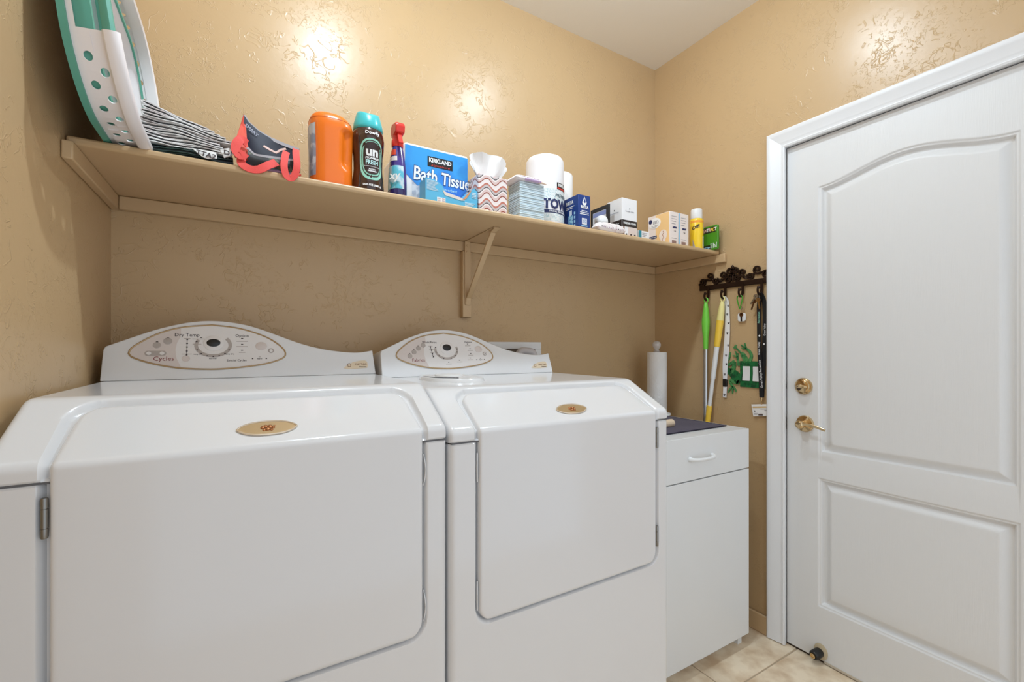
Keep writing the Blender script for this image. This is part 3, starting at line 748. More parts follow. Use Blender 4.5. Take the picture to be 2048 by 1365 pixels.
# ---------------- folded shopping bags
M_silver = mat('silvery_film', (236, 232, 230), 0.24, metal=0.0, spec=0.6, vary=(30, (196, 184, 182), 0.48, 0.66), bump=(55, 0.7, 0.003, (0.6, 3, 6)))
M_silver2 = mat('white_film', (232, 230, 228), 0.3, metal=0.0, vary=(24, (206, 194, 190), 0.5, 0.66), bump=(48, 0.7, 0.003, (0.6, 3, 6)))
M_gapshade = mat('gap_shade_black', (20, 20, 26), 0.5)
M_dgreen = mat('dark_green_bag', (44, 66, 62), 0.5, vary=(14, (28, 36, 46), 0.45, 0.55))
def folded_bag(name, label, group, xl, zl, xr, zr, y0, y1, th, mm, seed):
    rnd = random.Random(seed)
    t = thing(name, label, 'bag', (xl, (y0 + y1) / 2, min(zl, zr)), group=group)
    n = 12; ny = 6; y0 += rnd.uniform(-0.004, 0.006); ph = rnd.uniform(0, 6); am = rnd.uniform(0.0008, 0.0030)
    wob = [rnd.uniform(-1, 1) for _ in range(40)]
    def sheet(inset, h0, h1, sl):
        P = []
        path = []
        for k in range(n + 1):           # lower layer, right -> left
            q = 1 - k / n; path.append((q, h0))
        for a in (0.2, 0.5, 0.8): path.append((-0.035 * math.sin(math.pi * a) + 0.0, h0 + (h1 - h0) * a))
        for k in range(n + 1):
            path.append((k / n, h1))
        for j in range(ny + 1):
            y = y0 + inset + (y1 - y0 - inset) * j / ny; row = []
            for i, (q, h) in enumerate(path):
                x = xl + inset + (xr - xl - inset - sl) * q; base = zl + (zr - zl) * q
                zz = base + h + am * math.sin(8 * q + 0.5 * wob[j] + ph) * min(1, q * 4) + 0.0006 * wob[(i * 3 + j) % 40]
                row.append((x, y + 0.004 * math.sin(7 * q + seed), zz))
            P.append(row)
        return P
    m = MB(); m.grid(sheet(0.0, 0.0010, th - 0.001, 0.0)); o = m.build('outer_fold', mm, t)
    s = o.modifiers.new('solid', 'SOLIDIFY'); s.thickness = 0.0021; s.offset = 0
    m = MB(); m.grid(sheet(0.006, 0.0028, th - 0.0026, 0.008 + 0.02 * rnd.random())); o = m.build('inner_fold', mm, t)
    s = o.modifiers.new('solid', 'SOLIDIFY'); s.thickness = 0.0016; s.offset = 0
    m = MB()
    P = sheet(0.002, 0.0042, 0.0044, 0.004); m.grid([r[:n + 1] for r in P]); o = m.build('gap_shade_sheet', M_gapshade, t)  # dark sheet added to paint the shaded gap between the layers
    s = o.modifiers.new('solid', 'SOLIDIFY'); s.thickness = 0.0012; s.offset = 0
    return t
zl, zr = Z0, Z0
gb = 'flattened bags stacked beside the basket'
xl0 = at(288, 260, 1.34).x; xr0 = at(468, 300, 1.34).x
names_low = ['dark green bag lying at the very bottom of the folded pile', 'dark green bag lying second from the bottom of the folded pile', 'dark green bag lying third from the bottom, just under the silvery ones']
for i in range(3):
    folded_bag('folded_bag', names_low[i], gb, xl0 + 0.004 + 0.004 * i, zl, xr0 - 0.002, zr, 1.325 + 0.004 * i, 1.56, 0.0085, M_dgreen, i); zl += 0.0087; zr += 0.0087
ords = ['fourth', 'fifth', 'sixth', 'seventh', 'eighth']
for i in range(5):
    folded_bag('folded_bag', 'silvery folded bag, %s from the bottom of the pile' % ords[i], gb, xl0 - 0.006 + 0.003 * (i % 2), zl, xr0 - 0.012 - 0.006 * i, zr, 1.33 + 0.003 * i, 1.57, 0.0082 if i < 4 else 0.009, M_silver if i % 2 else M_silver2, 10 + i)
    zl += 0.0100; zr += 0.0068
ords = ['fifth from the top', 'fourth from the top', 'third from the top', 'second from the top', 'topmost']
zl += 0.003
for i in range(5):
    folded_bag('folded_bag', 'silvery folded bag sloping to the right, %s of the pile' % ords[i], gb, xl0 - 0.002 + 0.003 * (i % 2), zl, xr0 - 0.006 - 0.012 * i, zr, 1.335 + 0.003 * i, 1.58, 0.0080, M_silver2 if i % 2 else M_silver, 20 + i)
    zl += 0.0098; zr += 0.0054
# printed flap drooping from the dark bags
t = thing('printed_flap', 'white printed bag flap with black letters drooping at the right of the pile', 'bag', tuple(at(420, 318, 1.318)))
def flap(p, name):
    m = MB(); m.grid([[at(u, v, Y) for u, v, Y in r] for r in p]); o = m.build(name, M_silver2, t, smooth=60)
    s = o.modifiers.new('solid', 'SOLIDIFY'); s.thickness = 0.0012; return o
f1 = flap([[(383, 296, 1.322), (410, 301, 1.319), (432, 305, 1.319)], [(394, 305, 1.314), (412, 309, 1.313), (434, 312, 1.313)], [(405, 314, 1.311), (416, 318, 1.310), (434, 317, 1.311)]], 'flap')
f2 = flap([[(440, 299, 1.317), (458, 296, 1.318)], [(444, 307, 1.312), (465, 303, 1.312)], [(448, 316, 1.309), (468, 309, 1.309)]], 'flap')
text(None, 'TTA2', 0.017, at(412, 309.5, 1.3095), Vector((1, 0, -0.13)), Vector((0.15, 0.25, 1)), M_ink, f1, bold=0.0004)
text(None, 'D/', 0.018, at(456, 306.5, 1.3080), Vector((1, 0, -0.02)), Vector((-0.1, 0.25, 1)), M_ink, f2, bold=0.0004)

# ---------------- navy tote with red straps
M_navy = mat('navy_print', (17, 22, 44), 0.6)
M_red = mat('red_webbing', (226, 70, 62), 0.7, bump=(420, 0.5, 0.001), sheen=0.2)
M_redg = mat('red_gusset', (214, 78, 60), 0.6)
M_hem = mat('grey_hem', (186, 184, 190), 0.45)
M_camo = mat('dark_camo', (22, 20, 24), 0.55, vary=(42, (84, 88, 66), 0.56, 0.61))
t = thing('tote_bag', 'slumped navy shopping tote with bright red straps hanging over the shelf edge', 'bag', tuple(at(535, 350, 1.39)))
top = [(487, 229, 1.45), (497, 244, 1.45), (515, 260, 1.45), (540, 275, 1.445), (570, 288, 1.44), (598, 298, 1.43)]
bot = [(491, 318, 1.42), (505, 322, 1.42), (525, 326, 1.42), (548, 331, 1.415), (572, 336, 1.41), (600, 341, 1.40)]
P = []
for q in range(7):
    P.append([at(*top[i]).lerp(Vector((at(*bot[i]).x, at(*bot[i]).y, Z0 + 0.002)), q / 6) + Vector((0, -0.012 * math.sin(math.pi * q / 6) * math.sin(i), 0)) for i in range(6)])
m = MB(); m.grid(P); o = m.build('back_panel', M_navy, t, smooth=80); s = o.modifiers.new('solid', 'SOLIDIFY'); s.thickness = 0.002
MB().tube([at(u, v, Y) + Vector((0, -0.001, -0.004)) for u, v, Y in top], 0.004, flat=(0.009, 0.0035), up=(0, -1, 0)).build('hem', M_hem, t)
bpn = MB(); bpn.grid([[at(493, 246, 1.445), at(500, 256, 1.445), at(513, 268, 1.443)], [at(494, 262, 1.441), at(505, 271, 1.440), at(518, 281, 1.438)]])
o = bpn.build('inner_label', mat('slate_label', (40, 42, 62), 0.5), t); s = o.modifiers.new('solid', 'SOLIDIFY'); s.thickness = 0.0012
text(None, 'SMART', 0.0125, at(503, 261, 1.4325), at(513, 269, 1.4325) - at(495, 252, 1.4325), Vector((0.5, 0, 0.8)), mat('pale_print', (196, 198, 214), 0.5), o)
P = []
lft = [(487, 229, 1.45), (481, 246, 1.42), (474, 268, 1.38), (465, 298, 1.335), (470, 318, 1.33)]
rgt = [(490, 247, 1.448), (492, 262, 1.43), (493, 280, 1.40), (496, 300, 1.36), (500, 322, 1.345)]
P = [[at(*lft[i]).lerp(at(*rgt[i]), k / 3) + Vector((0, 0.01 * math.sin(k + i), 0)) for k in range(4)] for i in range(5)]
m = MB(); m.grid(P); o = m.build('gusset', M_redg, t, smooth=80); s = o.modifiers.new('solid', 'SOLIDIFY'); s.thickness = 0.002
# front panel, slumped outward
ft = [(495, 296, 1.345), (508, 309, 1.338), (525, 313, 1.334), (548, 316, 1.333), (575, 320, 1.334), (600, 322, 1.34)]
P = []
for q in range(6):
    P.append([at(*ft[i]).lerp(Vector((at(*ft[i]).x, 1.330, Z0 + 0.014)), q / 5) + Vector((0, -0.006 * math.sin(math.pi * q / 5), 0)) for i in range(6)])
m = MB(); m.grid(P); o = m.build('front_panel', M_camo, t, smooth=80); s = o.modifiers.new('solid', 'SOLIDIFY'); s.thickness = 0.002
MB().tube(spline([at(*p) for p in ft], 4), 0.003, flat=(0.007, 0.003), up=(0, -1, 0)).build('hem', M_hem, t)
# crumpled bags stuffed inside
for j, (a, b, mm) in enumerate(((500, 548, M_camo), (535, 585, M_camo), (560, 600, M_redg))):
    rnd = random.Random(40 + j); pa, pb = at(a, 300, 1.385), at(b, 308, 1.385); P = []
    for k in range(13):
        q = k / 12; c = pa.lerp(pb, q); hgt = (0.040 if j < 2 else 0.030) * (0.65 + 0.35 * math.sin(3.1 * q + j)); row = []
        for i in range(9):
            aa = math.pi * i / 8; rr = 0.9 + 0.35 * rnd.random()
            row.append((c.x, c.y - 0.030 * math.cos(aa) * rr, Z0 + 0.014 + hgt * math.sin(aa) * rr))
        P.append(row)
    m = MB(); m.grid(P); o = m.build('stuffed_bag', mm, t, smooth=25)
MB().tube([at(527, 292, 1.352), at(540, 300, 1.350), at(552, 306, 1.350), at(562, 300, 1.352), at(572, 298, 1.352)], 0.003, flat=(0.006, 0.002), up=(0, -1, 0.3)).build('pale_fold', mat('blush_lining', (224, 190, 180), 0.5), t)
# straps
def strap(pts, w, name='strap'):
    m = MB(); m.tube(spline([at(*p) for p in pts], 6), 0.002, flat=(w, 0.0022), up=(0.1, -1, 0.25)); return m.build(name, M_red, t, smooth=50)
strap([(494, 288, 1.335), (484, 279, 1.325), (475, 285, 1.318), (471, 299, 1.312), (481, 312, 1.308), (490, 306, 1.31)], 0.021)
strap([(483, 316, 1.320), (484, 328, 1.308), (500, 338, 1.302), (518, 339, 1.301), (536, 331, 1.306), (553, 325, 1.318)], 0.020)
strap([(592, 299, 1.345), (592, 310, 1.318), (594, 330, 1.303), (590, 349, 1.299), (581, 357, 1.298), (572, 350, 1.299), (568, 332, 1.303), (570, 314, 1.316), (573, 304, 1.335)], 0.017)
# pale folded cloths under the tote
for j, (lab, mm, u0, u1) in enumerate((('white folded cloth lying under the navy tote', mat('white_cloth', (214, 214, 228), 0.8), 505, 604), ('lavender folded cloth sandwiched directly beneath the navy tote', mat('lavender_cloth', (190, 164, 204), 0.8), 510, 592))):
    c = thing('folded_cloth', lab, 'cloth', (at(555, 340, 1.37).x, 1.37, Z0), group='cloths under the tote')
    xa, xb = at(u0, 340, 1.335).x, at(u1, 340, 1.335).x; zb_ = Z0 + j * 0.0068
    for q in range(2):
        P = [[(xa + (xb - xa) * k / 10, y, zb_ + 0.0004 + q * 0.0030 + 0.0005 * math.sin(k * 1.3 + q)) for k in range(11)] for y in (1.333 + 0.002 * q, 1.36, 1.40)]
        m = MB(); m.grid(P); o = m.build('layer', mm, c, smooth=60); s = o.modifiers.new('solid', 'SOLIDIFY'); s.thickness = 0.0026; s.offset = 1

# ---------------- loft of rounded sections, for moulded bottles
def loft(rows, seg=40, sq=0.75, disp=None):
    """rows: (cx, cy, z, half_x, half_y)"""
    m = MB(); P = []
    for cx, cy, z, hx, hy in rows:
        row = []
        for k in range(seg):
            t_ = 2 * math.pi * k / seg; c, s_ = math.cos(t_), math.sin(t_)
            p = Vector((cx + hx * math.copysign(abs(c) ** sq, c), cy + hy * math.copysign(abs(s_) ** sq, s_), z))
            if disp: p += disp(t_, p, (cx, cy))
            row.append(p)
        P.append(row)
    m.grid(P, closed_v=True); n = len(P)
    m.f.append(tuple(range(seg))); m.f.append(tuple((n - 1) * seg + k for k in range(seg)))
    return m, P
# orange detergent jug
jc = (0.2135, 1.392)
t = thing('detergent_jug', 'orange plastic detergent jug without a cap, silver label on its left side', 'jug', (*jc, Z0))
prof = [(0.0, 0.050), (0.004, 0.055), (0.012, 0.0575), (0.05, 0.0575), (0.09, 0.0575), (0.13, 0.0590), (0.165, 0.0598), (0.182, 0.058), (0.196, 0.053), (0.207, 0.043), (0.2135, 0.030), (0.2165, 0.012), (0.217, 0.001)]
pr_ = [(p.x, p.y) for p in spline([Vector((a, b, 0)) for a, b in prof], 5)]
def jd(t_, p, c):
    a = math.degrees(math.atan2(p.y - c[1], p.x - c[0]))
    h = p.z - Z0; g = math.exp(-((a + 52) / 15) ** 2) * sstep(0.045, 0.075, h) * (1 - sstep(0.150, 0.170, h))
    d = Vector((c[0] - p.x, c[1] - p.y, 0)).normalized()
    return d * 0.012 * g
m, P = loft([(jc[0] - 0.006 * sstep(0.17, 0.217, h), jc[1], Z0 + h, r, r * 0.98) for h, r in pr_], seg=64, sq=0.72, disp=jd)
M_or = mat('orange_plastic', (240, 118, 26), 0.24, coat=0.2)
jug = m.build('body', M_or, t, smooth=60)
sm_ = [bp_ for bp_ in P[next(i for i, (h, r) in enumerate(pr_) if h > 0.186)]]
MB().tube([p + Vector((0, 0, 0.0)) for p in sm_], 0.0009, seg=6, closed=True).build('mould_seam', mat('deep_orange', (206, 92, 20), 0.4), jug)  # seam line in a deeper orange
Pl = []
for row in P:
    h = row[0].z - Z0
    if 0.018 < h < 0.172: Pl.append([p + (p - Vector((jc[0], jc[1], p.z))).normalized() * 0.0008 for p in row[27:41]])
m = MB(); m.grid(Pl); m.build('label', mat('silver_label', (206, 208, 216), 0.3, metal=0.25, vary=(30, (150, 154, 172), 0.48, 0.56)), jug, smooth=60)

# scent-bead bottle
bc = Vector((0.3150, 1.372, Z0))
t = thing('scent_bead_bottle', 'dark brown bottle with a teal cap and a mint oval label', 'bottle', tuple(bc))
M_brown = mat('brown_bottle', (58, 34, 26), 0.12, coat=0.5)
def brad(h):
    pts = [(0.0, 0.0440), (0.010, 0.0462), (0.035, 0.0445), (0.075, 0.0412), (0.105, 0.0420), (0.140, 0.0458), (0.160, 0.0470), (0.175, 0.0445), (0.186, 0.0405)]
    for (a, b), (c, d) in zip(pts[:-1], pts[1:]):
        if a <= h <= c: q = (h - a) / (c - a); q = q * q * (3 - 2 * q); return b + (d - b) * q
    return pts[-1][1]
hs = [i * 0.186 / 40 for i in range(41)]
bod = MB().lathe([(brad(h) if h > 0 else 0.042, h) for h in hs], bc, seg=48).build('body', M_brown, t, smooth=60)
m, P = loft([(bc.x, bc.y, Z0 + h, r, r) for h, r in ((0.1845, 0.0405), (0.187, 0.0425), (0.194, 0.0428), (0.205, 0.0412), (0.218, 0.0375), (0.229, 0.0340), (0.2345, 0.0310), (0.236, 0.026), (0.232, 0.018), (0.229, 0.001))], seg=48, sq=1.0,
            disp=lambda a, p, c: Vector((0, 0, 0.0050 * math.cos(2 * a) * sstep(Z0 + 0.21, Z0 + 0.236, p.z))))
m.build('cap', mat('teal_plastic', (62, 186, 190), 0.28, coat=0.2), t, smooth=60)
fa = math.atan2(-1, 0.05)
def onb(x, h, d=0.0):
    r = brad(h) + d; a = fa + x / 0.0445; return Vector((bc.x + r * math.cos(a), bc.y + r * math.sin(a), Z0 + h))
def oval_patch(rx, rh, hc, d, name, mm, n=40, ringw=None):
    m = MB(); P = []
    for sc in ((1.0, 0.66, 0.33, 0.02) if not ringw else (1.0, 1 - ringw)):
        P.append([onb(rx * sc * math.copysign(abs(math.cos(a)) ** 0.75, math.cos(a)), hc + rh * sc * math.copysign(abs(math.sin(a)) ** 0.75, math.sin(a)), d) for a in [2 * math.pi * k / n for k in range(n)]])
    m.grid(P, closed_v=True); return m.build(name, mm, bod, smooth=80)
M_mint = mat('mint_print', (150, 212, 190), 0.4); M_br2 = mat('brown_print', (50, 30, 26), 0.35)
oval_patch(0.0370, 0.0600, 0.092, 0.0004, 'mint_border', M_mint)
oval_patch(0.0315, 0.0525, 0.094, 0.0008, 'border_line', M_br2, ringw=0.05)
oval_patch(0.0265, 0.0465, 0.095, 0.0010, 'label', M_br2)
def btext(s, size, hc, mm, bold=0.0, x0=0.0, squeeze=1.0, shear=0.0):
    return text(None, s, size, (0, 0, 0), (1, 0, 0), (0, 0, 1), mm, bod, fn=lambda x, y, z: onb(x + x0, hc + y, 0.0014 + z), bold=bold, squeeze=squeeze, shear=shear)
btext('Downy', 0.0135, 0.168, M_whiteprint, 0.0003)
btext('un', 0.036, 0.1135, M_whiteprint, 0.0014, squeeze=1.05)
btext('STOPABLES', 0.0080, 0.0955, M_whiteprint, 0.0003, shear=0.2)
btext('FRESH', 0.0165, 0.0830, mat('pale_aqua_print', (196, 236, 236), 0.4), 0.0006, squeeze=0.85)
btext('IN-WASH SCENT BOOSTER', 0.0038, 0.0715, M_whiteprint)
btext('ALL DAY', 0.0052, 0.0630, M_whiteprint, 0.0002); btext('FRESHNESS', 0.0052, 0.0575, M_whiteprint, 0.0002)
btext('24.0 OZ (680 g)', 0.0080, 0.0160, M_whiteprint, 0.0003)

# spray bottle seen from its narrow side
sc_ = (0.4005, 1.368)
t = thing('spray_bottle', 'purple spray bottle with a red trigger standing before the bath tissue', 'bottle', (*sc_, Z0))
rows = [(0.0, 0.023, 0.034), (0.004, 0.0255, 0.0365), (0.03, 0.026, 0.037), (0.07, 0.0250, 0.035), (0.10, 0.0235, 0.030), (0.125, 0.021, 0.024), (0.145, 0.018, 0.0185), (0.158, 0.0155, 0.0155), (0.166, 0.0150, 0.0150)]
rw = [(p.x, p.y, p.z) for p in spline([Vector(r) for r in rows], 5)]
m, P = loft([(sc_[0] + 0.002, sc_[1], Z0 + h, a, b) for h, a, b in rw], seg=40, sq=0.85)
sb = m.build('body', mat('violet_plastic', (64, 48, 128), 0.2, coat=0.3, vary=(9, (40, 34, 92), 0.45, 0.6)), t, smooth=60)
def sband(i0, i1, h0, h1, name, mm, e=0.0007):
    Pl = []
    for row in P:
        h = row[0].z - Z0
        if h0 <= h <= h1:
            seg_ = row[i0:i1] if i1 <= 40 else row[i0:] + row[:i1 - 40]
            Pl.append([p + (p - Vector((sc_[0] + 0.002, sc_[1], p.z))).normalized() * e for p in seg_])
    m = MB(); m.grid(Pl); return m.build(name, mm, sb, smooth=70)
sband(17, 33, 0.022, 0.098, 'label', mat('aqua_label', (92, 184, 206), 0.35, vary=(38, (196, 214, 222), 0.5, 0.6)))
sband(17, 29, 0.108, 0.128, 'pale_flash', mat('pale_flash', (222, 214, 212), 0.35))
sband(16, 28, 0.128, 0.150, 'red_flash', mat('red_flash', (214, 72, 48), 0.3))
ra = Vector((-0.65, -0.76, 0)).normalized()
text(None, 'xy', 0.034, Vector((sc_[0] - 0.0175, sc_[1] - 0.0335, Z0 + 0.060)), Vector((0.76, -0.65, 0)), (0, 0, 1), M_whiteprint, sb, shear=0.2, bold=0.0006)
M_trig = mat('red_trigger_plastic', (226, 52, 40), 0.3)
MB().lathe([(0.0172, 0.160), (0.0178, 0.163), (0.0178, 0.178), (0.0150, 0.182), (0.0145, 0.196), (0.0, 0.197)], (sc_[0] + 0.002, sc_[1], Z0), seg=24).build('collar', M_trig, t)
hd = [(-0.030, 0.196), (0.016, 0.190), (0.024, 0.205), (0.024, 0.226), (0.012, 0.234), (-0.028, 0.226), (-0.034, 0.216)]   # side profile along y (front is negative)
m = MB(); m.prism([(sc_[0] - 0.0125, sc_[1] + a, Z0 + b) for a, b in hd], (0.029, 0, 0)); m.build('sprayer_head', M_trig, t, bevel=0.004, seg=3)
m = MB(); m.tube(spline([(sc_[0] + 0.002, sc_[1] - 0.020, Z0 + 0.200), (sc_[0] + 0.002, sc_[1] - 0.027, Z0 + 0.180), (sc_[0] + 0.002, sc_[1] - 0.038, Z0 + 0.160)], 5), 0.004, flat=(0.014, 0.005), up=(0, -1, 0)); m.build('trigger', M_trig, t, bevel=0.0015)

# bath-tissue pack
x0, x1, y0, y1, z1 = 0.4345, 0.6635, 1.407, 1.655, Z0 + 0.206
t = thing('bath_tissue_pack', 'large blue and white wrapped pack of bath tissue', 'tissue pack', ((x0 + x1) / 2, (y0 + y1) / 2, Z0))
body = MB().box(x0, x1, y0, y1, Z0, z1).build('wrapped_rolls', mat('white_wrap', (238, 234, 232), 0.4, bump=(30, 0.35, 0.002, (1, 1, 8))), t, bevel=0.012, seg=3)
M_kblue = mat('kirk_blue', (56, 160, 228), 0.32, vary=(6.5, (36, 96, 206), 0.44, 0.68))
yq = y0 - 0.0004
def fp(x, z, d=0.0): return Vector((x, yq - d, z))
def plate(pts, mm, name, par, d=0.0, th=0.0006): return MB().prism([fp(a, b, d) for a, b in pts], (0, -th, 0)).build(name, mm, par)
xa, xb = x0 + 0.004, x1 - 0.006
pn = plate([(xa, z1 - 0.010), (xb, z1 - 0.010), (xb, z1 - 0.120), (xb - 0.018, z1 - 0.145), (xb - 0.045, z1 - 0.158), (x0 + 0.145, z1 - 0.143), (x0 + 0.10, z1 - 0.118), (x0 + 0.045, z1 - 0.136), (xa, z1 - 0.102)], M_kblue, 'printed_panel', body)
plate([(xa, z1 - 0.105), (x0 + 0.026, z1 - 0.124), (x0 + 0.026, Z0 + 0.004), (xa, Z0 + 0.004)], mat('paper_white_print', (240, 238, 236), 0.5), 'printed_stack', body, 0.0001)
plate([(x0 + 0.0265, z1 - 0.1245), (x0 + 0.045, z1 - 0.137), (x0 + 0.085, z1 - 0.120), (x0 + 0.085, Z0 + 0.004), (x0 + 0.0265, Z0 + 0.004)], mat('paper_grey_print', (188, 194, 206), 0.5, vary=(50, (224, 226, 230), 0.45, 0.55)), 'printed_stack_side', body, 0.0001)
kx, kz = x0 + 0.123, z1 - 0.0485
kl = plate([(kx - 0.044, kz - 0.0165), (kx + 0.044, kz - 0.0165), (kx + 0.044, kz + 0.0165), (kx - 0.044, kz + 0.0165)], M_black, 'brand_label', body, 0.0007)
text(None, 'KIRKLAND', 0.0190, fp(kx, kz + 0.0045, 0.0016), (1, 0, 0), (0, 0, 1), M_whiteprint, kl, bold=0.0007, squeeze=0.86)
text(None, 'Signature', 0.0095, fp(kx, kz - 0.0105, 0.0016), (1, 0, 0), (0, 0, 1), mat('red_print', (206, 52, 44), 0.5), kl, shear=0.3, squeeze=1.9)
for mm, bo, d, nm in ((mat('deep_blue_outline', (22, 66, 132), 0.5), 0.0034, 0.0008, 'lettering_outline'), (M_whiteprint, 0.0012, 0.0016, 'lettering')):
    text(None, 'Bath', 0.062, fp(x0 + 0.072, z1 - 0.098, d), Vector((1, 0, -0.02)), (0.06, 0, 1), mm, pn, nm, bold=bo, squeeze=0.74)
    def wrapt(x, y, z, d=d):      # the word runs on round the right-hand corner of the pack
        X = x0 + 0.179 + x + 0.06 * y; zz = z1 - 0.101 + y - 0.02 * x
        return Vector((X, yq - d - z, zz)) if X < x1 - 0.003 else Vector((x1 + d + z, yq + (X - x1 + 0.003), zz))
    text(None, 'Tissue', 0.056, (0, 0, 0), (1, 0, 0), (0, 0, 1), mm, pn, nm, bold=bo, squeeze=0.72, fn=wrapt)
text(None, 'Absorbent', 0.0125, fp(x0 + 0.157, z1 - 0.1325, 0.0010), (1, 0, 0), (0, 0, 1), mat('pale_aqua_print'), pn, squeeze=1.0)

# low sky-blue carton with a scooped front
yc0 = 1.336
t = thing('scooped_carton', 'low sky-blue carton with a scooped opening before the bath tissue', 'carton', (0.572, 1.36, Z0))
xa, xb = at(851, 400, yc0).x, at(955, 400, yc0).x
U_ = [(xa, 0), (xb, 0), (xb, 0.060), (xb - 0.012, 0.070), (xb - 0.028, 0.058), (xb - 0.044, 0.034), (xb - 0.060, 0.026), (xb - 0.078, 0.030), (xa + 0.066, 0.034), (xa + 0.058, 0.056), (xa + 0.046, 0.066), (xa + 0.030, 0.073), (xa, 0.075)]
cb_ = MB().prism([(a, yc0, Z0 + b) for a, b in U_], (0, 0.055, 0)).build('carton', mat('sky_blue_card', (92, 182, 222), 0.45), t)
def cpl(pts, mm, name, d=0.0003): return MB().prism([(a, yc0 - d, Z0 + b) for a, b in pts], (0, -0.0005, 0)).build(name, mm, cb_)
M_pl = mat('pale_line_print', (214, 232, 240), 0.5)
for k in range(9): cpl([(xa + 0.004, 0.0675 - k * 0.0036), (xa + 0.036 + 0.006 * math.sin(k), 0.0675 - k * 0.0036), (xa + 0.036 + 0.006 * math.sin(k), 0.0690 - k * 0.0036), (xa + 0.004, 0.0690 - k * 0.0036)], M_pl, 'print_line')
cpl([(xa + 0.038, 0.006), (xa + 0.066, 0.006), (xa + 0.066, 0.020), (xa + 0.038, 0.020)], M_whiteprint, 'white_panel')
for a in (0.0405, 0.0545):
    for b in (0.008, 0.0145): cpl([(xa + a, b), (xa + a + 0.009, b), (xa + a + 0.009, b + 0.0035), (xa + a, b + 0.0035)], mat('rose_grey_print', (206, 186, 190), 0.5), 'panel_mark', 0.0009)
for k in range(4): cpl([(xb - 0.046, 0.017 - k * 0.0038), (xb - 0.010 - 0.004 * k, 0.017 - k * 0.0038), (xb - 0.010 - 0.004 * k, 0.0188 - k * 0.0038), (xb - 0.046, 0.0188 - k * 0.0038)], M_pl, 'print_line')
for k in range(4): cpl([(xb - 0.022, 0.052 - k * 0.005), (xb - 0.005, 0.052 - k * 0.005), (xb - 0.005, 0.0543 - k * 0.005), (xb - 0.022, 0.0543 - k * 0.005)], M_pl, 'print_line')
cpl([(xa + 0.056, 0.046), (xa + 0.064, 0.030), (xb - 0.060, 0.022), (xb - 0.046, 0.024), (xb - 0.058, 0.031), (xb - 0.080, 0.035), (xa + 0.068, 0.040)], mat('cream_print', (226, 214, 206), 0.5), 'torn_edge', 0.0006)
cpl([(xb - 0.056, 0.024), (xb - 0.034, 0.052), (xb - 0.022, 0.062), (xb - 0.028, 0.050), (xb - 0.042, 0.030)], mat('tan_print', (208, 150, 108), 0.5), 'tan_flash', 0.0007)

# cube tissue box with wavy bands
x0, x1, y0, y1, zt = 0.6675, 0.7795, 1.342, 1.452, Z0 + 0.127
t = thing('tissue_cube', 'cube tissue box with wavy brown and pink bands, tissues sticking out', 'tissue box', ((x0 + x1) / 2, (y0 + y1) / 2, Z0))
M_wave = mat('wavy_bands', (232, 222, 220), 0.45)
nt = M_wave.node_tree; tc = nt.nodes.new('ShaderNodeTexCoord'); sx = nt.nodes.new('ShaderNodeSeparateXYZ'); nt.links.new(tc.outputs['Object'], sx.inputs[0])
def mth(op, a, c=None):
    n = nt.nodes.new('ShaderNodeMath'); n.operation = op
    for i, v_ in enumerate((a, c)):
        if v_ is None: continue
        if isinstance(v_, (int, float)): n.inputs[i].default_value = v_
        else: nt.links.new(v_, n.inputs[i])
    return n.outputs[0]
hx_ = mth('ADD', sx.outputs[0], sx.outputs[1])
wv = mth('MULTIPLY', mth('SINE', mth('MULTIPLY', hx_, 98.0)), 0.0105)
nz = nt.nodes.new('ShaderNodeTexNoise'); nz.inputs['Scale'].default_value = 16; nt.links.new(tc.outputs['Object'], nz.inputs['Vector'])
hh_ = mth('ADD', mth('ADD', sx.outputs[2], wv), mth('MULTIPLY', nz.outputs['Fac'], 0.016))
fr_ = mth('FRACT', mth('MULTIPLY', hh_, 1 / 0.052))
rp = nt.nodes.new('ShaderNodeValToRGB'); cr = rp.color_ramp; cr.interpolation = 'CONSTANT'
for i, (p_, c_) in enumerate(((0.0, (236, 226, 224)), (0.16, (150, 74, 56)), (0.24, (222, 196, 192)), (0.42, (238, 230, 228)), (0.52, (70, 54, 54)), (0.58, (200, 190, 190)), (0.74, (196, 118, 100)), (0.86, (240, 230, 228)))):
    e = cr.elements[i] if i < 2 else cr.elements.new(p_)
    e.position = p_; e.color = (*srgb(c_), 1)
nt.links.new(fr_, rp.inputs['Fac']); nt.links.new(rp.outputs['Color'], nt.nodes['Principled BSDF'].inputs['Base Color'])
MB().box(x0, x1, y0, y1, Z0, zt).build('box', M_wave, t, bevel=0.003)
def crumple(name, pts, mm, par, seed, amp=0.006):
    rnd = random.Random(seed); P = []
    for row in pts:
        P.append([Vector(p) + Vector((rnd.uniform(-amp, amp) * 0.5, rnd.uniform(-amp, amp) * 2, rnd.uniform(-amp, amp) * 0.6)) for p in row])
    m = MB(); m.grid(P); o = m.build(name, mm, par, smooth=80)
    s = o.modifiers.new('sub', 'SUBSURF'); s.levels = s.render_levels = 1
    s = o.modifiers.new('solid', 'SOLIDIFY'); s.thickness = 0.0008; return o
tp = [(936, 312), (946, 304), (962, 306), (975, 310), (988, 308), (1000, 317), (1018, 326)]
P = []
for j in range(5):
    q = j / 4; row = []
    for i, (u, v) in enumerate(tp):
        ptop = at(u, v, 1.38); pb_ = Vector((x0 + 0.028 + (x1 - x0 - 0.050) * i / 6, 1.39, zt + 0.001)); row.append(pb_.lerp(ptop, q) + Vector((0, 0.020 * math.sin(2.2 * i) * q, 0)))
    P.append(row)
crumple('tissue', P, M_paper, t, 3, 0.003)
P2 = [[p + Vector((0.012, 0.022 + 0.01 * math.sin(3 * i), -0.010 * j / 4)) for i, p in enumerate(r)] for j, r in enumerate(P)]
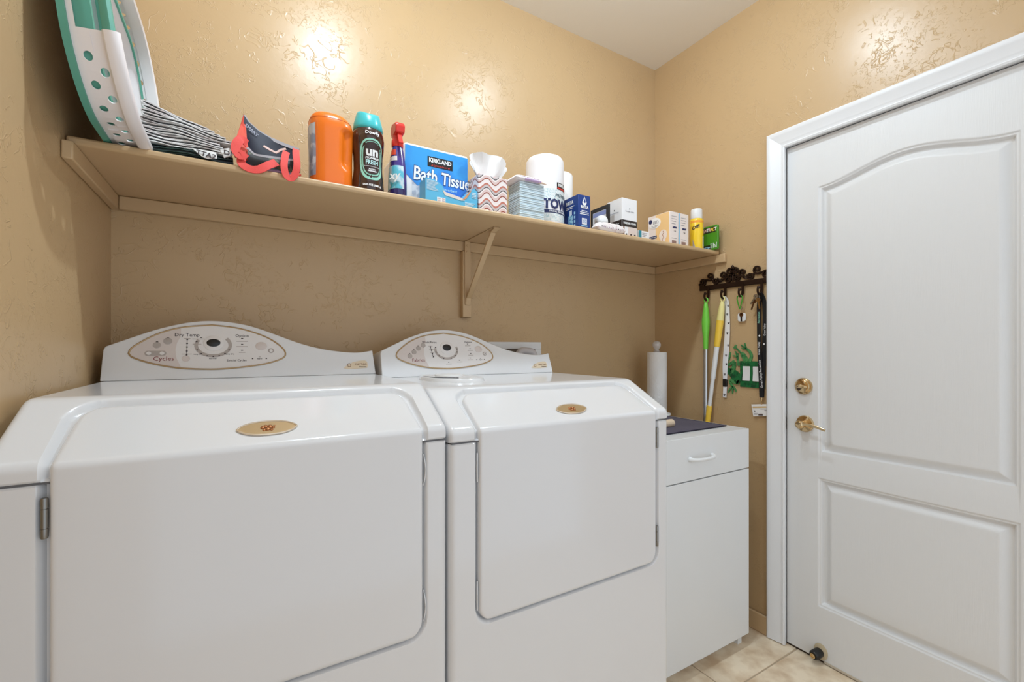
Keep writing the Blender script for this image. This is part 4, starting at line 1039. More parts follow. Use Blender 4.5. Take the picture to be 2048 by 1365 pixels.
crumple('tissue', P2, M_paper, t, 5, 0.003)

# bundle of pale-blue napkins
x0, x1, y0, y1 = 0.829, 0.936, 1.342, 1.425
t = thing('napkin_bundle', 'tall bundle of pale blue folded napkins in the middle of the shelf', 'napkins', ((x0 + x1) / 2, (y0 + y1) / 2, Z0))
M_nap = mat('pale_blue_napkin', (204, 220, 228), 0.8, bump=(90, 0.3, 0.001)); rnd = random.Random(11); h = Z0; base = None
for k in range(22):
    th = 0.0061 + rnd.uniform(-0.0004, 0.0004); dx_, dy_ = rnd.uniform(-0.0014, 0.0014), rnd.uniform(-0.0014, 0.0014)
    MB().box(x0 + dx_ + 0.001, x1 + dx_ - 0.001, y0 + dy_ + 0.001, y1 + dy_, h, h + th - 0.0003).build('napkin', M_nap, t, bevel=0.0022, seg=2); h += th
nz1 = h
# soft packet on top of the napkins
t = thing('soft_packet', 'flat white soft packet with a lilac edge lying on the napkins', 'packet', ((x0 + x1) / 2, 1.385, nz1))
def pillow(xa, xb, ya, yb, z, hgt, mm, name, par, n=14, slope=0.0, seed=0):
    rnd = random.Random(seed); top, bot = [], []
    for i in range(n + 1):
        rt, rb = [], []
        for j in range(n + 1):
            u, v = i / n * 2 - 1, j / n * 2 - 1; e = (1 - abs(u) ** 4) * (1 - abs(v) ** 4); w = e ** 0.5
            x, y = xa + (xb - xa) * i / n, ya + (yb - ya) * j / n; s_ = slope * i / n
            rt.append((x, y, z + hgt * (0.35 + 0.65 * w) + s_ + rnd.uniform(-1, 1) * hgt * 0.03)); rb.append((x, y, z + hgt * (0.35 - 0.35 * w) + s_))
        top.append(rt); bot.append(rb)
    m = MB(); m.grid(top); m.grid(bot); m.grid([top[0], bot[0]]); m.grid([top[-1], bot[-1]]); m.grid([[r[0] for r in top], [r[0] for r in bot]]); m.grid([[r[-1] for r in top], [r[-1] for r in bot]])
    return m.build(name, mm, par, smooth=60)
pk = pillow(x0 - 0.020, x1 - 0.008, 1.336, 1.43, nz1, 0.026, mat('white_film_pack', (238, 232, 236), 0.28), 'packet', t, seed=2)
MB().tube([(x0 + 0.020, 1.336, nz1 + 0.0065), (x1 - 0.022, 1.336, nz1 + 0.0065)], 0.005, seg=10).build('lilac_seal', mat('lilac_film', (186, 160, 196), 0.35), pk)
MB().tube([(x1 - 0.030, 1.337, nz1 + 0.0065), (x1 + 0.004, 1.338, nz1 + 0.004)], [0.006, 0.002], seg=10).build('peach_tab', mat('peach_film', (232, 208, 192), 0.4), pk)
for k in range(3): MB().box(x0 - 0.004 + k * 0.03, x0 + 0.020 + k * 0.03, 1.3358, 1.3364, nz1 + 0.0135, nz1 + 0.0152).build('print_line', mat('mauve_print', (170, 140, 158), 0.5), pk)

# wrapped kitchen-towel roll, and a plain one behind it
tc_ = Vector((1.011, 1.449, Z0)); TR, TH = 0.0745, 0.286
t = thing('wrapped_towel_roll', 'wrapped kitchen towel roll with navy lettering and a black brand label', 'paper towel', tuple(tc_))
bod = MB().lathe([(0.068, 0.0), (0.073, 0.004), (TR, 0.012), (TR, TH - 0.030), (0.0725, TH - 0.016), (0.066, TH - 0.006), (0.050, TH), (0.020, TH - 0.003), (0.001, TH - 0.006)], tc_, seg=56).build('roll', mat('white_film_roll', (240, 238, 240), 0.35, bump=(16, 0.3, 0.004)), t, smooth=60)
fa2 = math.atan2(-1, 0.10)
def ont(x, h, d=0.0005): a = fa2 + x / TR; return Vector((tc_.x + (TR + d) * math.cos(a), tc_.y + (TR + d) * math.sin(a), Z0 + h))
def tpatch(xa, xb, ha, hb, mm, name, d, n=16): m = MB(); m.grid([[ont(xa + (xb - xa) * k / n, hh, d) for hh in (ha, hb)] for k in range(n + 1)]); return m.build(name, mm, bod, smooth=80)
tpatch(-0.085, 0.085, 0.100, 0.146, mat('speckled_print', (232, 236, 236), 0.45, vary=(260, (178, 206, 210), 0.52, 0.60)), 'speckled_band', 0.0004)
tpatch(-0.085, 0.085, 0.026, 0.058, mat('speckled_print'), 'speckled_band', 0.0004)
tpatch(-0.004, 0.074, 0.146, 0.172, M_black, 'brand_label', 0.0008); tpatch(-0.002, 0.072, 0.1475, 0.1535, mat('red_print'), 'brand_stripe', 0.0011)
def ttext(s, size, x_, h_, mm, bold=0.0, sq=1.0, nm='lettering'): return text(None, s, size, (0, 0, 0), (1, 0, 0), (0, 0, 1), mm, bod, nm, fn=lambda x, y, z: ont(x + x_, h_ + y, 0.0014 + z), bold=bold, squeeze=sq)
ttext('KIRKLAND', 0.0150, 0.035, 0.1625, M_whiteprint, 0.0005, 0.9)
M_nvy = mat('navy_ink', (30, 42, 92), 0.45)
ttext('PREMIUM', 0.0190, 0.026, 0.1215, mat('teal_grey_ink', (70, 92, 104), 0.5), 0.0, 0.95)
ttext('TOWELS', 0.050, 0.026, 0.0865, M_nvy, 0.0022, 0.86)
tpatch(-0.075, 0.085, 0.054, 0.066, M_nvy, 'slogan_band', 0.0009); ttext('STRONG, THICK AND ABSORBENT', 0.0085, 0.024, 0.060, M_whiteprint, 0.0002, 0.9)
t = thing('plain_towel_roll', 'plain white kitchen towel roll half hidden behind the wrapped one', 'paper towel', (1.158, 1.575, Z0))
MB().lathe([(0.070, 0), (0.0715, 0.003), (0.0715, 0.283), (0.070, 0.286), (0.021, 0.286), (0.020, 0.282)], (1.158, 1.575, Z0), seg=48).build('roll', M_paper, t)
MB().lathe([(0.0205, 0.001), (0.0205, 0.288), (0.0185, 0.288), (0.0185, 0.270)], (1.158, 1.575, Z0), seg=24).build('core', mat('card_core', (176, 150, 120), 0.8), t)
# ---------------- right-hand part of the shelf
def carton(name, label, cat, x0, x1, y0, y1, h, mm, group=None, bev=0.0012):
    t = thing(name, label, cat, ((x0 + x1) / 2, (y0 + y1) / 2, Z0), group=group)
    b = MB().box(x0, x1, y0, y1, Z0, Z0 + h).build('box', mm, t, bevel=bev)
    return t, b
def front(par, x0, y0, a0, a1, h0, h1, mm, name, d=0.0004):       # print on the face towards the room
    return MB().box(x0 + a0, x0 + a1, y0 - d - 0.0003, y0 - d + 0.0003, Z0 + h0, Z0 + h1).build(name, mm, par)
def side(par, x0, y1, a0, a1, h0, h1, mm, name, d=0.0004):        # print on the left face; a runs from the back edge to the front
    return MB().box(x0 - d - 0.0003, x0 - d + 0.0003, y1 - a1, y1 - a0, Z0 + h0, Z0 + h1).build(name, mm, par)
def ftext(s, size, x, y, h, mm, par, **k): return text(None, s, size, (x, y, Z0 + h), (1, 0, 0), (0, 0, 1), mm, par, **k)
def stext(s, size, x, y, h, mm, par, **k): return text(None, s, size, (x, y, Z0 + h), (0, -1, 0), (0, 0, 1), mm, par, **k)
M_lb = mat('light_blue_print', (150, 196, 226), 0.5); M_gp = mat('grey_print', (150, 150, 156), 0.5)
# navy water-filter carton
x0, x1, y0, y1, h = 1.0915, 1.151, 1.342, 1.432, 0.132
t, b = carton('filter_carton', 'navy water filter carton with a white drop symbol', 'carton', x0, x1, y0, y1, h, mat('navy_card', (28, 62, 134), 0.4))
xm = (x0 + x1) / 2
drop = [(0.0, 0.018)] + [(0.0105 * math.cos(a), -0.004 + 0.0105 * math.sin(a)) for a in [math.radians(30 - 240 * k / 16) for k in range(17)]]
drop = [(0.0, 0.0185), (0.0045, 0.0085)] + [(0.0105 * math.cos(math.radians(20 - 220 * k / 14)), -0.005 + 0.0105 * math.sin(math.radians(20 - 220 * k / 14))) for k in range(15)] + [(-0.0045, 0.0085)]
dm = MB().prism([(xm + a, y0 - 0.0004, Z0 + 0.108 + b_) for a, b_ in drop], (0, -0.0005, 0)).build('drop_symbol', M_whiteprint, b)
MB().prism([(xm + a * 0.45 + 0.001, y0 - 0.0009, Z0 + 0.110 + b_ * 0.5) for a, b_ in drop], (0, -0.0004, 0)).build('drop_centre', mat('navy_card'), dm)
ftext('BRITA', 0.0150, xm, y0 - 0.0012, 0.0855, M_whiteprint, b, bold=0.0006, squeeze=0.95)
for k, w_ in enumerate((0.028, 0.042, 0.044)): front(b, xm, y0, -w_ / 2, w_ / 2, 0.0700 - k * 0.0065, 0.0728 - k * 0.0065, M_whiteprint, 'print_line')
front(b, xm, y0, -0.012, 0.012, 0.020, 0.043, M_whiteprint, 'white_panel'); front(b, xm, y0, -0.010, 0.010, 0.0235, 0.0395, mat('dotted_print', (206, 214, 226), 0.5, vary=(300, (120, 140, 180), 0.5, 0.55)), 'panel_print', 0.0009)
front(b, xm, y0, -0.015, 0.015, 0.012, 0.0165, M_lb, 'print_line')
stext('BRITA', 0.0190, x0 - 0.0012, y0 + 0.052, 0.109, M_whiteprint, b, bold=0.0006, squeeze=0.9)
for k in range(2): side(b, x0, y1, 0.012, 0.066 - 0.01 * k, 0.0925 - k * 0.006, 0.0950 - k * 0.006, M_whiteprint, 'print_line')
side(b, x0, y1, 0.030, 0.058, 0.004, 0.060, mat('ice_print', (150, 196, 214), 0.5, vary=(110, (70, 120, 170), 0.48, 0.55)), 'filter_picture'); side(b, x0, y1, 0.037, 0.051, 0.060, 0.080, mat('ice_white', (216, 228, 236), 0.5), 'filter_neck')
for k in range(4): side(b, x0, y1, 0.064, 0.072, 0.012 + k * 0.016, 0.022 + k * 0.016, M_lb, 'side_mark')
# dark framed panel leaning behind the jar
t = thing('framed_card', 'small dark framed card with a blue band, left of the white box', 'frame', (1.285, 1.435, Z0))
xx, ya, yb_, zt = 1.2815, 1.380, 1.492, Z0 + 0.137
fb = MB()
fb.box(xx, xx + 0.008, ya, ya + 0.016, Z0, zt); fb.box(xx, xx + 0.008, yb_ - 0.012, yb_, Z0, zt); fb.box(xx, xx + 0.008, ya + 0.016, yb_ - 0.012, zt - 0.016, zt); fb.box(xx, xx + 0.008, ya + 0.016, yb_ - 0.012, Z0, Z0 + 0.014)
fb.build('frame', M_black, t, bevel=0.001)
cd = MB().box(xx + 0.002, xx + 0.006, ya + 0.016, yb_ - 0.012, Z0 + 0.014, zt - 0.016).build('card', mat('card_white', (226, 226, 228), 0.4), t)
MB().box(xx + 0.0012, xx + 0.0018, ya + 0.018, yb_ - 0.014, zt - 0.037, zt - 0.019).build('blue_band', mat('periwinkle_print', (136, 150, 200), 0.45), cd)
for k in range(4): MB().box(xx + 0.0012, xx + 0.0018, ya + 0.024, yb_ - 0.020, zt - 0.046 - k * 0.008, zt - 0.044 - k * 0.008).build('print_line', M_gp, cd)
# white jar with a domed lid
jc2 = at(1203, 450, 1.374); jc2.z = Z0
t = thing('domed_jar', 'small white jar with a domed lid behind the dotted pouch', 'jar', tuple(jc2))
MB().lathe([(0.022, 0), (0.024, 0.003), (0.024, 0.046), (0.022, 0.049)], jc2, seg=32).build('jar', M_whitepl, t)
MB().lathe([(0.0255, 0.047), (0.0262, 0.049), (0.0262, 0.055), (0.0245, 0.064), (0.019, 0.073), (0.011, 0.0775), (0.001, 0.079)], jc2, seg=32).build('lid', M_whitepl, t, smooth=60)
# soft white pouch lying along the edge
t = thing('dotted_pouch', 'soft white pouch with small dark prints lying along the shelf edge', 'pouch', (1.235, 1.336, Z0))
po = pillow(1.160, 1.314, 1.3145, 1.3475, Z0, 0.037, mat('pouch_white', (236, 228, 226), 0.5, vary=(60, (216, 198, 196), 0.55, 0.64)), 'pouch', t, seed=9)
rnd = random.Random(5)
for k in range(13):
    xk = 1.185 + k * 0.0095; MB().box(xk, xk + rnd.uniform(0.002, 0.005), 1.3135, 1.3145, Z0 + 0.012 + rnd.uniform(0, 0.004), Z0 + 0.0155 + rnd.uniform(0, 0.004)).build('small_print', mat('mauve_print') if k % 3 else M_ink, po)
# white box with a black band
x0, x1, y0, y1, h = 1.328, 1.4135, 1.352, 1.440, 0.163
t, b = carton('banded_box', 'tall white box with a black band and a small dark dot', 'box', x0, x1, y0, y1, h, mat('white_card', (238, 237, 238), 0.45))
M_band = mat('black_band', (44, 34, 32), 0.5)
front(b, x0, y0, 0.0008, x1 - x0 - 0.0008, 0.046, 0.073, M_band, 'band'); side(b, x0, y1, 0.0008, y1 - y0 - 0.0008, 0.046, 0.073, M_band, 'band')
ftext('FOREVER CLEAN', 0.0110, (x0 + x1) / 2, y0 - 0.0012, 0.0600, M_whiteprint, b, bold=0.0003, squeeze=0.85); stext('Forever Clean', 0.0095, x0 - 0.0012, (y0 + y1) / 2, 0.0590, M_whiteprint, b, shear=0.25)
for fx in (0,):
    MB().lathe([(0.0024, 0), (0.0024, 0.0006), (0, 0.0006)], ((x0 + x1) / 2, y0 - 0.0003, Z0 + 0.121), axis=(0, -1, 0), seg=14).build('dot', M_ink, b)
    MB().lathe([(0.0024, 0), (0.0024, 0.0006), (0, 0.0006)], (x0 - 0.0003, (y0 + y1) / 2, Z0 + 0.119), axis=(-1, 0, 0), seg=14).build('dot', M_ink, b)
ftext('Forever Clean', 0.0085, (x0 + x1) / 2, y0 - 0.0010, 0.110, M_gp, b, shear=0.2); stext('Forever Clean', 0.0085, x0 - 0.0010, (y0 + y1) / 2, 0.107, M_gp, b, shear=0.2)
front(b, x0, y0, 0.006, 0.014, 0.004, 0.046, mat('taupe_print', (160, 130, 112), 0.5), 'taupe_stripe'); front(b, x0, y0, 0.034, 0.082, 0.006, 0.046, mat('blush_print', (222, 206, 198), 0.5), 'blush_panel')
for a, w_ in ((0.002, 0.004), (0.022, 0.006), (0.046, 0.008), (0.068, 0.009)): front(b, x0, y0, a, a + w_, 0.010, 0.0175, M_ink, 'small_print', 0.0009)
# little teal and white carton
x0, x1, y0, y1, h = 1.438, 1.503, 1.366, 1.40, 0.046
t, b = carton('teal_carton', 'tiny white carton with a teal end, left of the bulb boxes', 'carton', x0, x1, y0, y1, h, mat('white_card'))
front(b, x0, y0, 0.0005, 0.017, 0.0005, h - 0.0005, mat('teal_print', (40, 140, 158), 0.4), 'teal_end')
for k in range(3): front(b, x0, y0, 0.022, 0.052 - 0.006 * k, 0.036 - 0.007 * k, 0.038 - 0.007 * k, M_gp, 'print_line')
front(b, x0, y0, 0.047, 0.054, 0.008, 0.015, M_ink, 'small_print')
# two bulb boxes
M_peach = mat('peach_card', (246, 206, 146), 0.42)
for i, (x0, x1, lab) in enumerate(((1.607, 1.6620, 'light bulb box with an orange left face, nearer the teal carton'), (1.6640, 1.7310, 'light bulb box with a blue edge, between the other bulb box and the spray can'))):
    y0, y1, h = 1.344, 1.468, 0.149
    t, b = carton('bulb_box', lab, 'bulb box', x0, x1, y0, y1, h, mat('bulb_card', (240, 228, 222), 0.45), group='light bulb boxes')
    W_ = y1 - y0
    if i == 0:
        side(b, x0, y1, 0.046, W_ - 0.004, 0.002, h - 0.002, M_peach, 'peach_panel')
        MB().lathe([((0.034, 0.024), 0), ((0.034, 0.024), 0.0005), (0, 0.0005)], (x0 - 0.0008, y1 - 0.040, Z0 + 0.113), axis=(-1, 0, 0), up=(0, 1, 0), seg=32).build('name_oval', M_whiteprint, b)
        MB().lathe([(0.010, 0), (0.010, 0.0005), (0, 0.0005)], (x0 - 0.0014, y1 - 0.016, Z0 + 0.124), axis=(-1, 0, 0), seg=20).build('round_logo', M_nvy, b)
        stext('LED', 0.0190, x0 - 0.0020, y1 - 0.047, 0.116, M_gp, b)
        for k in range(2): side(b, x0, y1, 0.022, 0.062 - 0.01 * k, 0.1010 - 0.006 * k, 0.1030 - 0.006 * k, M_gp, 'print_line', 0.0016)
        side(b, x0, y1, 0.004, 0.052, 0.044, 0.056, M_nvy, 'navy_strip', 0.0010); stext('sun filament', 0.0085, x0 - 0.0020, y1 - 0.030, 0.050, M_whiteprint, b)
        bulb = [(0.088 + 0.022 * math.cos(a), 0.050 + 0.024 * math.sin(a)) for a in [math.radians(-50 + 280 * k / 20) for k in range(21)]] + [(0.074, 0.016), (0.078, 0.006), (0.096, 0.006), (0.100, 0.016)]
        MB().prism([(x0 - 0.0012, y1 - a, Z0 + b_) for a, b_ in bulb], (-0.0005, 0, 0)).build('bulb_picture', mat('pale_bulb_print', (242, 228, 218), 0.4), b)
        MB().tube([(x0 - 0.0020, y1 - a, Z0 + b_) for a, b_ in ((0.086, 0.012), (0.084, 0.030), (0.092, 0.040), (0.085, 0.052), (0.093, 0.060), (0.088, 0.068))], 0.0012, seg=6).build('filament_picture', mat('brown_filament', (170, 110, 80), 0.5), b)
    xm = (x0 + x1) / 2; hw_ = (x1 - x0) / 2
    if i == 1: front(b, x0, y0, 0.0004, 0.009, 0.0006, h - 0.0006, M_lb, 'blue_edge')
    for k in range(4): front(b, xm, y0, -0.016, 0.018 - 0.003 * k, 0.128 - k * 0.011, 0.1298 - k * 0.011, M_gp, 'print_line')
    ftext('60W', 0.0105, xm + 0.004, y0 - 0.0012, 0.0795, M_nvy, b, bold=0.0007, squeeze=1.2)
    ftext('1 pk', 0.0085, xm + 0.004, y0 - 0.0012, 0.0640, M_ink, b)
    front(b, xm, y0, -0.014, 0.014, 0.006, 0.022, mat('brown_code_print', (150, 120, 110), 0.5), 'small_print'); front(b, xm, y0, -0.016, 0.016, 0.031, 0.0325, M_gp, 'print_line')
# yellow aerosol can
cc = Vector((1.8170, 1.366, Z0))
t = thing('aerosol_can', 'yellow spray can with a white cap, beside the bulb boxes', 'spray can', tuple(cc))
cb = MB().lathe([(0.027, 0), (0.0300, 0.002), (0.0305, 0.006), (0.0305, 0.136), (0.0285, 0.143), (0.026, 0.147), (0.0, 0.147)], cc, seg=40).build('can', mat('yellow_can', (246, 206, 40), 0.28, coat=0.2), t)
MB().lathe([(0.0262, 0.147), (0.0268, 0.149), (0.0255, 0.188), (0.024, 0.192), (0.0, 0.193)], cc, seg=40).build('cap', M_whitepl, t)
def onc(a_, h_, r=0.0309): return Vector((cc.x + r * math.cos(a_), cc.y + r * math.sin(a_), Z0 + h_))
def cpatch(a0, a1, h0, h1, mm, name, r=0.0309, n=12): m = MB(); m.grid([[onc(math.radians(a0 + (a1 - a0) * k / n), hh, r) for hh in (h0, h1)] for k in range(n + 1)]); return m.build(name, mm, cb, smooth=80)
cpatch(-200, -20, 0.126, 0.136, mat('orange_band', (244, 164, 60), 0.35), 'orange_band'); cpatch(-86, -62, 0.012, 0.062, mat('pale_panel_print', (226, 222, 206), 0.45), 'info_panel'); cpatch(-72, -54, 0.098, 0.122, mat('pale_panel_print'), 'info_panel')
m = MB(); m.grid([[onc(math.radians(-176 + 7 * k), hh, 0.0310) for hh in (0.004, 0.052 - 0.012 * k if k < 4 else 0.006)] for k in range(5)]); m.build('grey_swoosh', mat('grey_swoosh', (176, 166, 158), 0.4), cb)
text(None, 'Off!', 0.022, (0, 0, 0), (1, 0, 0), (0, 0, 1), M_ink, cb, fn=lambda x, y, z: onc(math.radians(-148) + x / 0.031, 0.104 + y + 0.35 * x, 0.0313 + z), bold=0.0006)
# green refill pack leaning on the right wall at the shelf end
t = thing('green_pack', 'green packet with yellow and pink lettering leaning at the right end of the shelf', 'packet', (1.885, 1.33, Z0))
xg, ya, yb_, h = 1.866, 1.290, 1.372, 0.116
lean = 0.004
m = MB(); ol = rrect(ya, yb_, 0.0, h, 0.010, 5)
m.prism([(xg + 0.001, a, Z0 + b_) for a, b_ in ol], (0.013, 0, 0)); gp = m.build('packet', mat('green_film', (70, 142, 34), 0.32), t, bevel=0.004, seg=3)
MB().box(xg + 0.0004, xg + 0.0010, ya + 0.012, yb_ - 0.001, Z0 + 0.082, Z0 + 0.108).build('dark_band', mat('dark_green_band', (38, 50, 30), 0.4), gp)
MB().box(xg + 0.0004, xg + 0.0010, yb_ - 0.048, yb_ - 0.004, Z0 + 0.004, Z0 + 0.026).build('dark_patch', mat('dark_green_band'), gp)
for k, ch in enumerate('EXTRACT'):
    text(None, ch, 0.022, (xg - 0.0002, yb_ - 0.010 - k * 0.0102, Z0 + 0.095), (0, -1, 0), (0, 0, 1), (mat('pink_print', (232, 190, 186), 0.5), mat('yellow_print', (236, 208, 60), 0.5), M_whiteprint)[(0, 0, 2, 0, 1, 1, 2)[k]], gp, bold=0.0006, squeeze=0.8)
text(None, 'pro-', 0.020, (xg - 0.0002, yb_ - 0.024, Z0 + 0.015), (0, -1, 0), (0, 0, 1), M_lb, gp, bold=0.0008); text(None, 'lihl', 0.034, (xg - 0.0002, yb_ - 0.061, Z0 + 0.020), (0, -1, 0), (0, 0, 1), M_whiteprint, gp, squeeze=0.9)

# ================================================================ cabinet with drawer
CX0, CX1, CYF, CZ = 1.166, 1.780, 1.088, 0.896
t = thing('utility_cabinet', 'white melamine cabinet with a drawer beside the washer', 'cabinet', ((CX0 + CX1) / 2, 1.40, 0))
MB().box(CX0, CX1, CYF + 0.019, 1.684, 0.056, CZ - 0.016).build('carcass', M_melamine, t, bevel=0.001)
MB().box(CX0, CX1 + 0.004, CYF + 0.0195, 1.685, CZ - 0.0155, CZ - 0.001).build('worktop', M_melamine, t, bevel=0.003)
MB().box(CX0 + 0.01, CX1 - 0.012, CYF + 0.05, CYF + 0.066, 0.0, 0.056).build('toe_kick', mat('toe_kick', (196, 190, 184), 0.5), t)
MB().box(CX1 - 0.03, CX1 - 0.004, CYF + 0.030, CYF + 0.056, 0.0, 0.056).build('foot', M_melamine, t)
dw = MB().box(CX0 + 0.002, CX1 - 0.001, CYF, CYF + 0.018, 0.7360, CZ).build('drawer', M_melamine, t, bevel=0.0015)
MB().box(CX0 + 0.002, CX1 - 0.001, CYF, CYF + 0.018, 0.054, 0.7320).build('door', M_melamine, t, bevel=0.0015)
hx, hz = 1.473, 0.815
hp = spline([(hx - 0.066, CYF + 0.001, hz), (hx - 0.060, CYF - 0.014, hz), (hx - 0.040, CYF - 0.024, hz), (hx, CYF - 0.028, hz), (hx + 0.040, CYF - 0.024, hz), (hx + 0.060, CYF - 0.014, hz), (hx + 0.066, CYF + 0.001, hz)], 6)
MB().tube(hp, [0.0095 if i < 4 or i > len(hp) - 5 else 0.006 + 0.0035 * abs(2 * i / (len(hp) - 1) - 1) ** 3 for i in range(len(hp))], seg=12).build('pull', M_whitepl, dw, smooth=60)
# plum mat
t = thing('plum_mat', 'dark plum fabric mat lying on the white cabinet', 'mat', (1.48, 1.31, CZ))
P = [[(1.196 + 0.549 * i / 16, 1.166 + 0.345 * j / 12, CZ + 0.0032 + 0.0016 * math.sin(i * 0.9) * math.sin(j * 0.7) * (0 < i < 16) * (0 < j < 12)) for j in range(13)] for i in range(17)]
m = MB(); m.grid(P); o = m.build('fabric', mat('plum_fabric', (52, 44, 72), 0.85, bump=(500, 0.4, 0.001), sheen=0.2), t, smooth=80); s = o.modifiers.new('solid', 'SOLIDIFY'); s.thickness = 0.002; s.offset = -1
MB().tube([P[0][0], P[8][0], P[16][0], P[16][6], P[16][12], P[8][12], P[0][12], P[0][6]], 0.0018, seg=6, closed=True).build('hem', mat('plum_hem', (34, 28, 48), 0.8), t)
# ridged wooden roller on the mat
sc = atz(1343, 846, CZ + 0.020)
t = thing('ridged_roller', 'pale ridged wooden roller lying on the plum mat', 'roller', (sc.x, sc.y, CZ))
pf = [(0.004, -0.0555), (0.012, -0.054)]
for k in range(18):
    h = -0.051 + k * 0.006; pf += [(0.0150, h), (0.0162, h + 0.0015), (0.0162, h + 0.0035), (0.0150, h + 0.005)]
pf += [(0.013, 0.0575), (0.009, 0.059), (0.004, 0.0595)]
MB().lathe(pf, (sc.x - 0.052, sc.y + 0.0, CZ + 0.019), axis=(1, 0.0, 0), seg=24).build('roller', mat('pale_wood', (222, 200, 172), 0.55), t, smooth=50)
MB().tube([(sc.x - 0.118, sc.y, CZ + 0.019), (sc.x - 0.105, sc.y, CZ + 0.019)], 0.006, seg=12).build('handle', mat('pale_wood'), t)
# kitchen roll on a stand with a glass knob
pc = Vector((1.7630, 1.555, CZ))
t = thing('towel_stand', 'paper towel stand with a glass knob on the white cabinet', 'stand', tuple(pc))
MB().lathe([(0.066, -0.0006), (0.068, 0.003), (0.066, 0.008), (0.050, 0.011), (0.0, 0.012)], pc, seg=40).build('base', M_whitepl, t)
MB().lathe([(0.006, 0.011), (0.006, 0.322), (0.0, 0.323)], pc, seg=16).build('rod', M_chrome, t)
M_glass = mat('clear_glass', (246, 242, 240), 0.08, trans=0.55, spec=0.6)
MB().lathe([(0.014, 0.309), (0.0165, 0.313), (0.0115, 0.319), (0.0110, 0.326), (0.0160, 0.332), (0.0205, 0.342), (0.0205, 0.352), (0.0150, 0.3615), (0.006, 0.366), (0.001, 0.3665)], pc, seg=16).build('knob', M_glass, t, smooth=20)
t = thing('stand_towel_roll', 'white embossed paper towel roll standing upright on the cabinet', 'paper towel', (pc.x, pc.y, CZ + 0.012))
P = []
for r, h in ((0.021, 0.0128), (0.0465, 0.0128), (0.0480, 0.015), (0.0480, 0.308), (0.0465, 0.3105), (0.021, 0.3105), (0.0205, 0.300), (0.0205, 0.02)): P.append([pc + Vector((r * math.cos(2 * math.pi * k / 48), r * math.sin(2 * math.pi * k / 48), h)) for k in range(48)])
m = MB(); m.grid(P, closed_u=True, closed_v=True)
M_emb = mat('embossed_towel', (236, 234, 231), 0.9); nt = M_emb.node_tree; tc2 = nt.nodes.new('ShaderNodeTexCoord'); vo = nt.nodes.new('ShaderNodeTexVoronoi'); vo.inputs['Scale'].default_value = 120; nt.links.new(tc2.outputs['Object'], vo.inputs['Vector'])
bp2 = nt.nodes.new('ShaderNodeBump'); bp2.inputs['Strength'].default_value = 0.6; bp2.inputs['Distance'].default_value = 0.002; nt.links.new(vo.outputs['Distance'], bp2.inputs['Height']); nt.links.new(bp2.outputs[0], nt.nodes['Principled BSDF'].inputs['Normal'])
m.build('roll', M_emb, t)
# ================================================================ right wall: key rack and what hangs on it
XW = XR
def wp(y, z, d=0.0): return Vector((XW - d, y, z))
t = thing('key_rack', 'dark iron scrollwork key rack with four hooks on the right wall', 'key rack', (XW, 1.245, 1.51))
# bar: slightly twisted end at the left
MB().box(XW - 0.012, XW - 0.0008, 1.0720, 1.4140, 1.5040, 1.5270).build('bar', M_iron, t, bevel=0.002)
def spiral(cy, cz, r0, r1, a0, turns, n=26):
    return [wp(cy + (r0 + (r1 - r0) * k / n) * math.cos(math.radians(a0) + turns * 2 * math.pi * k / n), cz + (r0 + (r1 - r0) * k / n) * math.sin(math.radians(a0) + turns * 2 * math.pi * k / n), 0.007) for k in range(n + 1)]
def scroll(cy, cz, r, a0, turns, w=0.0082):
    pts = spiral(cy, cz, r, r * 0.22, a0, turns); n = len(pts)
    MB().tube(pts, 0.003, flat=[(w * (1 - 0.40 * i / n), 0.0090) for i in range(n)], up=(-1, 0, 0)).build('scroll', M_iron, t, smooth=50)
    MB().lathe([(r * 0.26, 0), (r * 0.24, 0.004), (r * 0.12, 0.0065), (0, 0.007)], pts[-1] + Vector((0.004, 0, 0)), axis=(-1, 0, 0), seg=12).build('scroll_eye', M_iron, t)
yc = 1.2435
for sgn in (1, -1):
    for dy, z, r, a0, tn in ((0.014, 1.5765, 0.0205, 250, 1.45), (0.0225, 1.5435, 0.0165, 60, -1.5), (0.048, 1.5640, 0.0195, 240, 1.3), (0.0855, 1.5440, 0.0160, 30, -1.4), (0.1155, 1.5680, 0.0205, 220, 1.25), (0.1555, 1.5455, 0.0195, 200, 1.5)):
        scroll(yc + sgn * dy, z, r, a0 if sgn < 0 else 180 - a0, tn if sgn < 0 else -tn)
    m = MB()   # leaves joining the scrolls
    for dy, z, ang in ((0.070, 1.549, 40), (0.101, 1.553, 60), (0.135, 1.553, 30), (0.060, 1.537, -20)):
        c = wp(yc + sgn * dy, z, 0.006); d = Vector((0, sgn * math.cos(math.radians(ang)), math.sin(math.radians(ang))))
        m.tube([c - d * 0.012, c - d * 0.004, c + d * 0.005, c + d * 0.013], [0.001, 0.0042, 0.0036, 0.0006], seg=8)
    m.build('leaves', M_iron, t)
MB().tube([wp(yc, 1.586, 0.006), wp(yc, 1.593, 0.007), wp(yc, 1.600, 0.007), wp(yc, 1.606, 0.006)], [0.004, 0.0075, 0.0055, 0.0008], seg=10).build('finial', M_iron, t, smooth=60)
MB().tube([wp(yc, 1.526, 0.006), wp(yc, 1.545, 0.007), wp(yc, 1.566, 0.006)], [0.0025, 0.0045, 0.0025], seg=8).build('finial_stem', M_iron, t)
HY = [1.3640, 1.2770, 1.1915, 1.1065]
